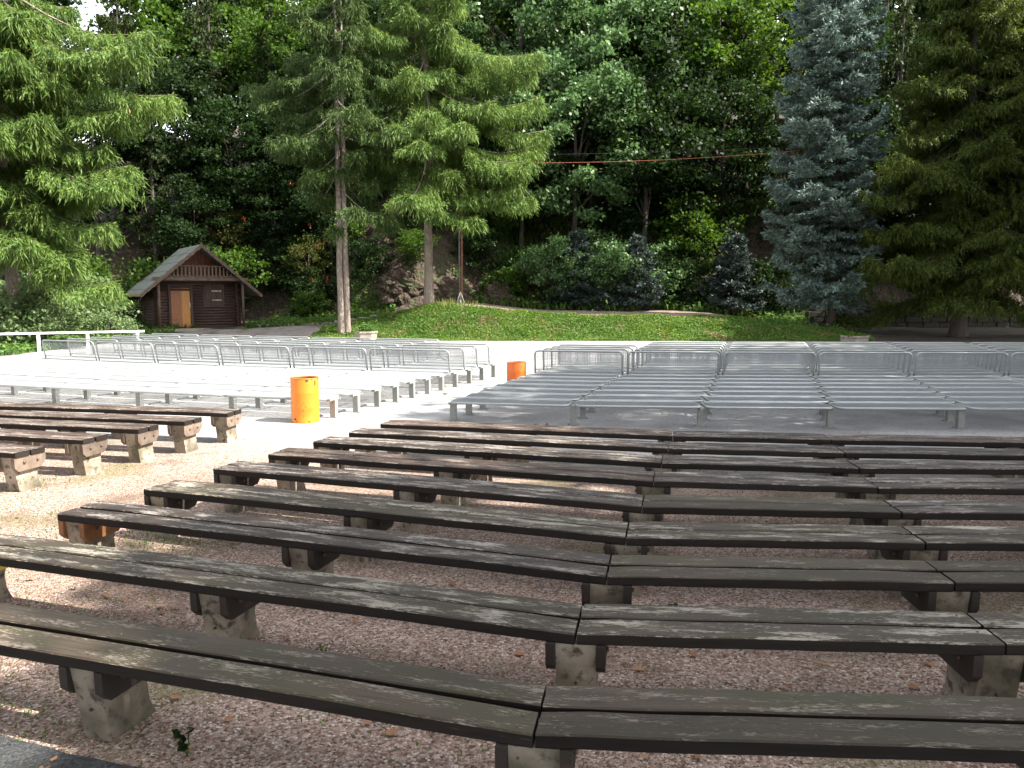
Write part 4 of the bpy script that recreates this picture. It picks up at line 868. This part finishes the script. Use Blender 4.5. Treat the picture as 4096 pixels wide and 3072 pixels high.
scatter_blades('sparse_grass', 130000, (-8, 5), (2.9, 11.2), lambda x, y, r: (fbm(x * 1.3, y * 1.3, 12) + r.normal(0, .30, len(x)) > 0.75) & (((x < -2.2) & (x > -8)) | (r.uniform(0, 1, len(x)) < 0.10)), 0.035, 0.011, 'grass', 6, 'thin tufts of grass growing through the gravel')

# dry leaves scattered over the gravel
rg = np.random.default_rng(77); n = 620; px = rg.uniform(-6, 6, n); py = 2.9 + (rg.uniform(0, 1, n) ** 1.5) * 9
c = np.stack([px, py, np.full(n, 0.02)], 1); t = rg.uniform(0, 6.28, n); d = np.stack([np.cos(t), np.sin(t), rg.uniform(-.1, .35, n)], 1); s_ = np.stack([-np.sin(t), np.cos(t), rg.uniform(-.3, .3, n)], 1); ln = rg.uniform(0.015, 0.075, n)
tag(link('dry_leaves', quadmesh('dry_leaves', cards(c, norm(d), norm(s_), ln, ln * 0.7), M['dry_leaf'])), 'brown dry leaves scattered over the pink gravel', 'leaf litter', kind='stuff')
# loose stones over the nearer gravel
rg = np.random.default_rng(5); n = 15000; px = rg.uniform(-4.5, 4.5, n); py = 2.7 + rg.uniform(0, 1, n) ** 1.6 * 5.0; k = np.abs(px) < 0.75 * py + 0.3; k &= ~((py < 3.75 + (-2.7 - px) * 0.25) & (px < -1.2) & (py < 3.62 - (px + 2.7) * 0.26)); px, py = px[k], py[k]; n = len(px)
o8 = np.array([[1, 0, 0], [0, 1, 0], [-1, 0, 0], [0, -1, 0], [0, 0, 0.8], [0, 0, -0.8]]); sz = 0.0035 + 0.0055 * rg.uniform(0, 1, n) ** 2
P = o8[None] * rg.uniform(0.6, 1.3, (n, 6, 1)) * sz[:, None, None]; a = rg.uniform(0, 6.28, n); ca, sa = np.cos(a)[:, None], np.sin(a)[:, None]
P = np.stack([P[..., 0] * ca - P[..., 1] * sa + px[:, None], P[..., 0] * sa + P[..., 1] * ca + py[:, None], P[..., 2] + 0.004 + sz[:, None] * 0.55], -1)
F = np.array([[0, 1, 4], [1, 2, 4], [2, 3, 4], [3, 0, 4], [1, 0, 5], [2, 1, 5], [3, 2, 5], [0, 3, 5]]); F = (F[None] + (np.arange(n) * 6)[:, None, None]).reshape(-1, 3)
me = bpy.data.meshes.new('loose_stones'); me.vertices.add(n * 6); me.vertices.foreach_set('co', P.reshape(-1).astype(np.float32)); me.loops.add(len(F) * 3); me.loops.foreach_set('vertex_index', F.reshape(-1).astype(np.int32)); me.polygons.add(len(F)); me.polygons.foreach_set('loop_start', np.arange(0, len(F) * 3, 3, dtype=np.int32)); me.update(calc_edges=True); me.materials.append(M['stones'])
tag(link('loose_stones', me), 'loose pink, white and brown stones of the gravel', 'gravel', kind='stuff')
# cones lying on the paving
def cone(x, y, rz, label):
    b = MB(); b.tube([(-0.05, 0, 0.026), (-0.035, 0, 0.028), (0, 0, 0.03), (0.04, 0, 0.027), (0.055, 0, 0.025)], [0.006, 0.02, 0.024, 0.016, 0.005], 10)
    tag(obj('fallen_cone', b, M['cone'], None, loc=(x, y, 0), rz=rz), label, 'cone', 'fallen cones on the paving')
cone(0.38, 12.55, 0.3, 'larger brown cone lying on the paving under the front of the right seat block'); cone(0.56, 12.62, 1.4, 'small brown cone beside the larger cone in front of the right seat block')
cone(-0.43, 11.95, 1.5, 'upright-looking brown cone on the paving left of the larger cone'); cone(2.33, 12.0, 0.6, 'brown cone on the paving below the second seat of the right block'); cone(-1.4, 16.6, 0.4, 'brown cone in the aisle by the left seat posts')
# little weeds
def sprig(x, y, h, n, seed, label, m='weed', sz=0.05):
    rg = np.random.default_rng(seed); root = thing('weed_sprig', (x, y, 0), 0, label, 'plant', 'small weeds in the gravel')
    b = MB(); C = []
    for k in range(3):
        a = rg.uniform(0, 6.28); q = [(0, 0, 0.0), (math.cos(a) * h * 0.15, math.sin(a) * h * 0.15, h * 0.5), (math.cos(a) * h * 0.35, math.sin(a) * h * 0.35, h)]; b.tube(q, [0.003, 0.0025, 0.001], 5)
        for _ in range(n // 3): t = rg.uniform(0.3, 1); C.append([math.cos(a) * h * 0.35 * t + rg.normal(0, .01), math.sin(a) * h * 0.35 * t + rg.normal(0, .01), h * t])
    link('stem', b.mesh('stem', M['weed']), root); link('leaves', quadmesh('leaves', leaves(rg, np.array(C), sz, 0.8), M[m]), root)
sprig(-1.48, 3.42, 0.13, 18, 1, 'dark green sprig beside the left support of the nearest bench', 'leaf_dark', 0.055)
sprig(-0.62, 3.72, 0.09, 15, 2, 'small bright weed in the gravel before the second bench, left of its joint', 'weed', 0.025)
sprig(-1.10, 4.45, 0.07, 12, 3, 'tiny pale green weed right of a support of the second bench', 'weed', 0.02)
sprig(1.02, 5.0, 0.10, 15, 4, 'small dark weed behind the third bench at the right', 'leaf_dark', 0.035)
sprig(-0.15, 2.95, 0.05, 12, 5, 'low clover at the bottom of the view', 'weed', 0.02)
sprig(3.1, 6.35, 0.10, 40, 6, 'round green weed clump between the fifth and sixth benches at the right', 'weed', 0.04)
# bits of litter
b = MB(); b.box((0, 0, 0.018), (0.05, 0.012, 0.008)); tag(obj('cigarette_end', b, M['litter_white'], loc=(-2.07, 3.12, 0), rz=0.1), 'white cigarette end on the dark asphalt in the bottom left corner', 'litter')
b = MB(); b.add([(0, 0, 0.006), (0.02, 0.004, 0.012), (0.026, 0.02, 0.008), (0.01, 0.028, 0.016), (-0.006, 0.014, 0.008), (0.01, 0.012, 0.003)], [(0, 1, 2, 3, 4), (0, 5, 1), (1, 5, 2), (2, 5, 3), (3, 5, 4), (4, 5, 0)]); tag(obj('glass_scrap', b, M['litter_green'], loc=(-0.98, 3.22, 0)), 'turquoise scrap of glass in the gravel below the nearest bench', 'litter')
b = MB(); b.tube([(0, 0, .012), (.12, -.04, .02), (.25, -.12, .015), (.36, -.16, .012)], [.003, .003, .0025, .002], 5); tag(obj('twig', b, M['dry_leaf'], loc=(1.55, 4.4, 0)), 'thin dry twig on the gravel between the second and third benches', 'twig')

# ------------------------------------------------------------------ planters
def planter(x, y, r, h, z, label, seed, bushy):
    root = thing('planter', (x, y, z), 0, label, 'planter', 'hexagonal concrete planters'); b = MB(); P = []
    for (rr, zz) in ((r * 0.90, -0.05), (r * 0.93, h - 0.09), (r, h - 0.08), (r, h), (r * 0.86, h), (r * 0.84, h - 0.12), (0, h - 0.12)):
        for k in range(6): a = R(60 * k + 12); P.append((rr * math.cos(a), rr * math.sin(a), zz))
    b.add(P, [(i * 6 + j, i * 6 + (j + 1) % 6, i * 6 + 6 + (j + 1) % 6, i * 6 + 6 + j) for i in range(6) for j in range(6)]); obj('tub', b, M['slab'], root)
    rg = np.random.default_rng(seed); n = 1500; c = rg.normal(size=(n, 3)) * np.array([r * 0.36, r * 0.36, bushy * 0.5]); c[:, 2] = h - 0.08 + np.abs(c[:, 2]); link('plants', quadmesh('plants', leaves(rg, c, 0.09, 0.8), M['weed'] if bushy > 0.2 else M['leaf']), root)
planter(-6.75, 36.75, 0.56, 0.42, hz(-6.75, 36.75) + 0.0, 'hexagonal concrete planter with pale green plants at the foot of the twin-trunk spruce', 1, 0.36)
planter(13.75, 32.0, 0.62, 0.46, 0.008, 'hexagonal concrete planter with low dark plants behind the right seat block', 2, 0.12)

# ------------------------------------------------------------------ log cabin
CX, CY = -16.3, 42.0; CZ = 0.32; CR = R(34)
root = thing('log_cabin', (CX, CY, CZ), CR, 'small dark log cabin with steep grey roof and orange-brown door below the slope', 'cabin')
wall_y0, wall_y1, hw, wh = 0.75, 4.2, 2.02, 2.55
b = MB()
for k in range(17):
    z = 0.075 + 0.15 * k
    for s_ in (-1, 1): b.tube([(s_ * hw, wall_y0 - 0.18, z + 0.06), (s_ * hw, wall_y1 + 0.15, z + 0.06)], 0.083, 8)
    if z + 0.2 < 2.2:
        b.tube([(-hw - 0.2, wall_y0, z), (-1.44, wall_y0, z)], 0.083, 8); b.tube([(-0.34, wall_y0, z), (hw + 0.2, wall_y0, z)], 0.083, 8)
    else: b.tube([(-hw - 0.2, wall_y0, z), (hw + 0.2, wall_y0, z)], 0.083, 8)
    b.tube([(-hw - 0.2, wall_y1, z), (hw + 0.2, wall_y1, z)], 0.083, 8)
obj('wall', b, M['log'], root)
# gable boards above the wall
apx, apz, evx, evz = 0.0, 4.36, 3.02, 1.78
def roofz(x): return apz - (apz - evz) * abs(x) / evx
b = MB()
for i in range(27):
    x = -2.2 + 0.163 * (i + 0.5); b.box((x, wall_y0 - 0.02, (2.5 + roofz(x) - 0.12) / 2), (0.15, 0.035, max(0.05, roofz(x) - 0.12 - 2.5)))
obj('gable_boards', b, M['gable'], root)
b = MB(); b.prism([(-2.3, 2.5), (2.3, 2.5), (0, 4.2)], wall_y1 - 0.05, wall_y1 + 0.02, axis='y'); obj('gable_boards', b, M['log'], root)
# roof: two slabs with bargeboards
for s_ in (-1, 1):
    b = MB(); p = [(0, apz), (s_ * evx, evz), (s_ * evx, evz - 0.07), (0, apz - 0.09)]
    b.prism(p, -0.55, wall_y1 + 0.5, axis='y'); rf = obj('roof', b, M['roof'], root)
    for k in range(5):
        t0 = 0.18 + k * 0.18; q = MB(); x = s_ * evx * t0; q.box((x, (wall_y1 - 0.05) / 2, roofz(x) + 0.006), (0.03, wall_y1 + 1.0, 0.014)); obj('roofing_strip', q, M['roof'], rf)
    b = MB(); n = 22; P = []
    for k in range(n + 1):
        x = s_ * evx * k / n; P.append((x, -0.60, roofz(x) + 0.02)); P.append((x, -0.60, roofz(x) - 0.17 - 0.03 * (k % 2)))
        P.append((x, -0.555, roofz(x) + 0.02)); P.append((x, -0.555, roofz(x) - 0.17 - 0.03 * (k % 2)))
    F = []
    for k in range(n):
        a = k * 4; F += [(a, a + 4, a + 5, a + 1), (a + 2, a + 3, a + 7, a + 6), (a, a + 2, a + 6, a + 4), (a + 1, a + 5, a + 7, a + 3)]
    b.add(P, F); obj('bargeboard', b, M['beam'], root)
    b = MB(); b.box((s_ * (evx + 0.012), (wall_y1 - 0.05) / 2, evz - 0.04), (0.02, wall_y1 + 1.1, 0.13)); obj('eaves_board', b, M['roof_edge'] if s_ < 0 else M['beam'], root)
# balcony front with balusters, beam and posts
b = MB(); b.box((0, -0.22, 2.58), (4.75, 0.20, 0.17)); obj('beam', b, M['beam'], root)
b = MB(); b.box((0, (wall_y0 - 0.3) / 2 + 0.02, 2.50), (4.3, 0.80, 0.04)); obj('balcony_floor', b, M['log'], root)
bal = MB(); bal.box((0, -0.22, 3.24), (2.65, 0.07, 0.06)); bal.box((0, -0.22, 2.72), (3.9, 0.06, 0.06)); o = obj('balustrade', bal, M['beam'], root)
b = MB()
for i in range(19):
    x = -1.71 + i * 0.19
    top = min(3.20, roofz(x) - 0.2); 
    if top > 2.85: b.box((x, -0.22, (2.75 + top) / 2), (0.085, 0.035, top - 2.75))
obj('balusters', b, M['beam'], o)
for s_ in (-1, 1):
    b = MB(); b.tube([(s_ * 2.1, -0.22, 0.0), (s_ * 2.1, -0.22, 2.49)], 0.075, 10); obj('post', b, M['beam'], root)
b = MB(); b.box((0.1, wall_y0 + 1.2, -0.06), (5.4, 4.5, 0.14)); obj('floor_slab', b, M['slab'], root)
# door
b = MB()
for X in (-1.42, -0.34): b.box((X, wall_y0 - 0.06, 1.10), (0.12, 0.16, 2.2))
b.box((-0.88, wall_y0 - 0.06, 2.245), (1.20, 0.16, 0.09)); obj('door_frame', b, M['log'], root)
b = MB()
for k in range(4): b.box((-1.282 + 0.135 * k, wall_y0 - 0.02, 1.10), (0.128, 0.05, 2.14))
dr = obj('door', b, M['door'], root)
b = MB()
for k in range(3): b.box((-0.745 + 0.135 * k, wall_y0 - 0.025, 1.10), (0.128, 0.05, 2.14))
o = obj('door_boards', b, M['door_yellow'], dr); o['label'] = 'brighter yellow half of the door'
b = MB(); b.box((-0.42, wall_y0 - 0.075, 1.22), (0.05, 0.02, 0.26)); b.tube([(-0.42, wall_y0 - 0.10, 1.26), (-0.52, wall_y0 - 0.10, 1.26)], 0.012, 6); obj('handle', b, M['brass'], dr)
for Z in (0.45,  1.85):
    b = MB(); b.box((-1.15, wall_y0 - 0.052, Z), (0.34, 0.012, 0.035)); obj('hinge', b, M['bolt'], dr)
# shuttered window
b = MB(); 
for k in range(6): b.box((0.42 + 0.15 * k, wall_y0 - 0.10, 1.70), (0.143, 0.04, 1.02))
o = obj('window_shutter', b, M['log'], root)
b = MB(); b.box((0.80, wall_y0 - 0.09, 2.25), (1.06, 0.07, 0.08)); b.box((0.80, wall_y0 - 0.09, 1.155), (1.06, 0.07, 0.08))
for X in (0.29, 1.30): b.box((X, wall_y0 - 0.09, 1.70), (0.08, 0.07, 1.02))
obj('window_frame', b, M['log'], root)
for Z in (1.48, 1.96):
    b = MB(); b.box((0.95, wall_y0 - 0.128, Z), (0.50, 0.012, 0.03)); obj('shutter_bar', b, M['brass'], o)

# ------------------------------------------------------------------ steel pole, cables, wall, kerb, rocks
px_, py_ = -2.65, 41.2; pz = hz(px_, py_)
root = thing('steel_pole', (px_, py_, pz), 0, 'slim grey steel pole with a splayed foot beside the sunlit spruce', 'pole')
b = MB(); b.tube([(-0.045, 0, 0.3), (-0.045, 0, 8.2)], 0.035, 8); b.tube([(0.06, 0, 0.3), (0.06, 0, 8.2)], 0.028, 8)
for k in range(16): b.box((0.008, 0, 0.5 + k * 0.5), (0.10, 0.02, 0.03))
obj('mast', b, M['pole'], root)
b = MB()
for a in (200, 340, 90): b.tube([(0, 0, 0.75), (0.30 * math.cos(R(a)), 0.30 * math.sin(R(a)), -0.04)], 0.028, 6)
b.tube([(0, 0, -0.1), (0, 0, 0.35)], 0.06, 8)
obj('foot', b, M['pole'], root)
b = MB(); b.tube([(0.115, -0.02, 0.5), (0.12, -0.02, 3), (0.11, -0.02, 7.3)], 0.014, 6); obj('riser_cable', b, M['cable_red'], root)
def span(name, a, c, sag, r, m, label):
    b = MB(); P = []
    for k in range(25):
        t = k / 24; P.append((a[0] + (c[0] - a[0]) * t, a[1] + (c[1] - a[1]) * t, a[2] + (c[2] - a[2]) * t - sag * 4 * t * (1 - t)))
    b.tube(P, r, 6); tag(obj(name, b, M[m]), label, 'cable')
span('hanging_cable', (px_ + 0.1, py_, pz + 7.25), (16.1, 40.5, 9.35), 0.28, 0.009, 'cable_red', 'orange-red cable strung from the steel pole to the tall blue spruce')
span('hanging_cable', (px_ + 0.1, py_, pz + 7.6), (16.1, 40.6, 9.50), 0.12, 0.006, 'cable_black', 'thin black cable strung just above the orange-red one')
b = MB(); rr = random.Random(4); x = 15.0; rowz = 0
for r_ in range(4):
    x = 16.8 + (0.3 if r_ % 2 else 0)
    while x < 36:
        L_ = rr.uniform(0.5, 1.0); b.bevbox((x + L_ / 2, 45.6 + rr.uniform(-.03, .03), 0.35 + r_ * 0.32), (L_ - 0.03, 0.5, 0.30), 0.03); x += L_
tag(obj('stone_wall', b, M['stone_wall']), 'low dark stone retaining wall in the shade at the right', 'wall')
b = MB(); x = -12.6
for k in range(11):
    X = -13.4 + k * 0.62; Y = 42.35 - k * 0.03; b.bevbox((X, Y, hz(X, Y) + 0.02), (0.56 + 0.08 * (k % 2), 0.24, 0.2), 0.03)
tag(obj('stone_kerb', b, M['slab']), 'row of pale kerb stones leading from the cabin towards the twin-trunk spruce', 'kerb')
def rock(x, y, s, seed, label):
    rg = np.random.default_rng(seed); import bmesh
    from mathutils import noise as mn
    bm = bmesh.new(); bmesh.ops.create_icosphere(bm, subdivisions=5, radius=1)
    for v in bm.verts:
        p = np.array(v.co); q = v.co * 1.6 + Vector((seed * 3.1, 0, 0)); dd = mn.voronoi(q)[0]; k = 0.78 + 0.75 * (dd[1] - dd[0]) ** 0.7 * 0.6 + 0.16 * mn.fractal(q * 2.2, 0.9, 2.2, 5) + 0.25 * mn.noise(q * 0.6)
        v.co = Vector((p[0] * s[0] * k, p[1] * s[1] * k, p[2] * s[2] * k))
    me = bpy.data.meshes.new('boulder'); bm.to_mesh(me); bm.free(); me.materials.append(M['rock'])
    tag(link('boulder', me, None, (x, y, hz(x, y) + s[2] * 0.2)), label, 'rock', 'boulders on the slope')
for i, (x, y, s, l) in enumerate([(-9.6, 46.2, (.8, .5, .7), 'mossy sunlit boulder on the slope left of the twin trunks'), (-3.6, 45.4, (1.5, .6, 1.1), 'pale rock face right behind the sunlit spruce trunk'), (-0.8, 46.6, (1.2, .6, 1.0), 'brown rock face right of the steel pole'),
    (-6.4, 45.6, (1.4, .8, 1.2), 'dark rock outcrop between the bare trunks'), (-12.0, 49.6, (1.5, 1.0, 1.5), 'brown rock outcrop right of the cabin roof'), (-7.6, 48.4, (1.6, .9, 1.5), 'dark rock outcrop higher up between the bare trunks'), (-10.6, 47.2, (1.0, .8, .9), 'low brown rock behind the twin trunks')]): rock(x, y, s, i + 1, l)
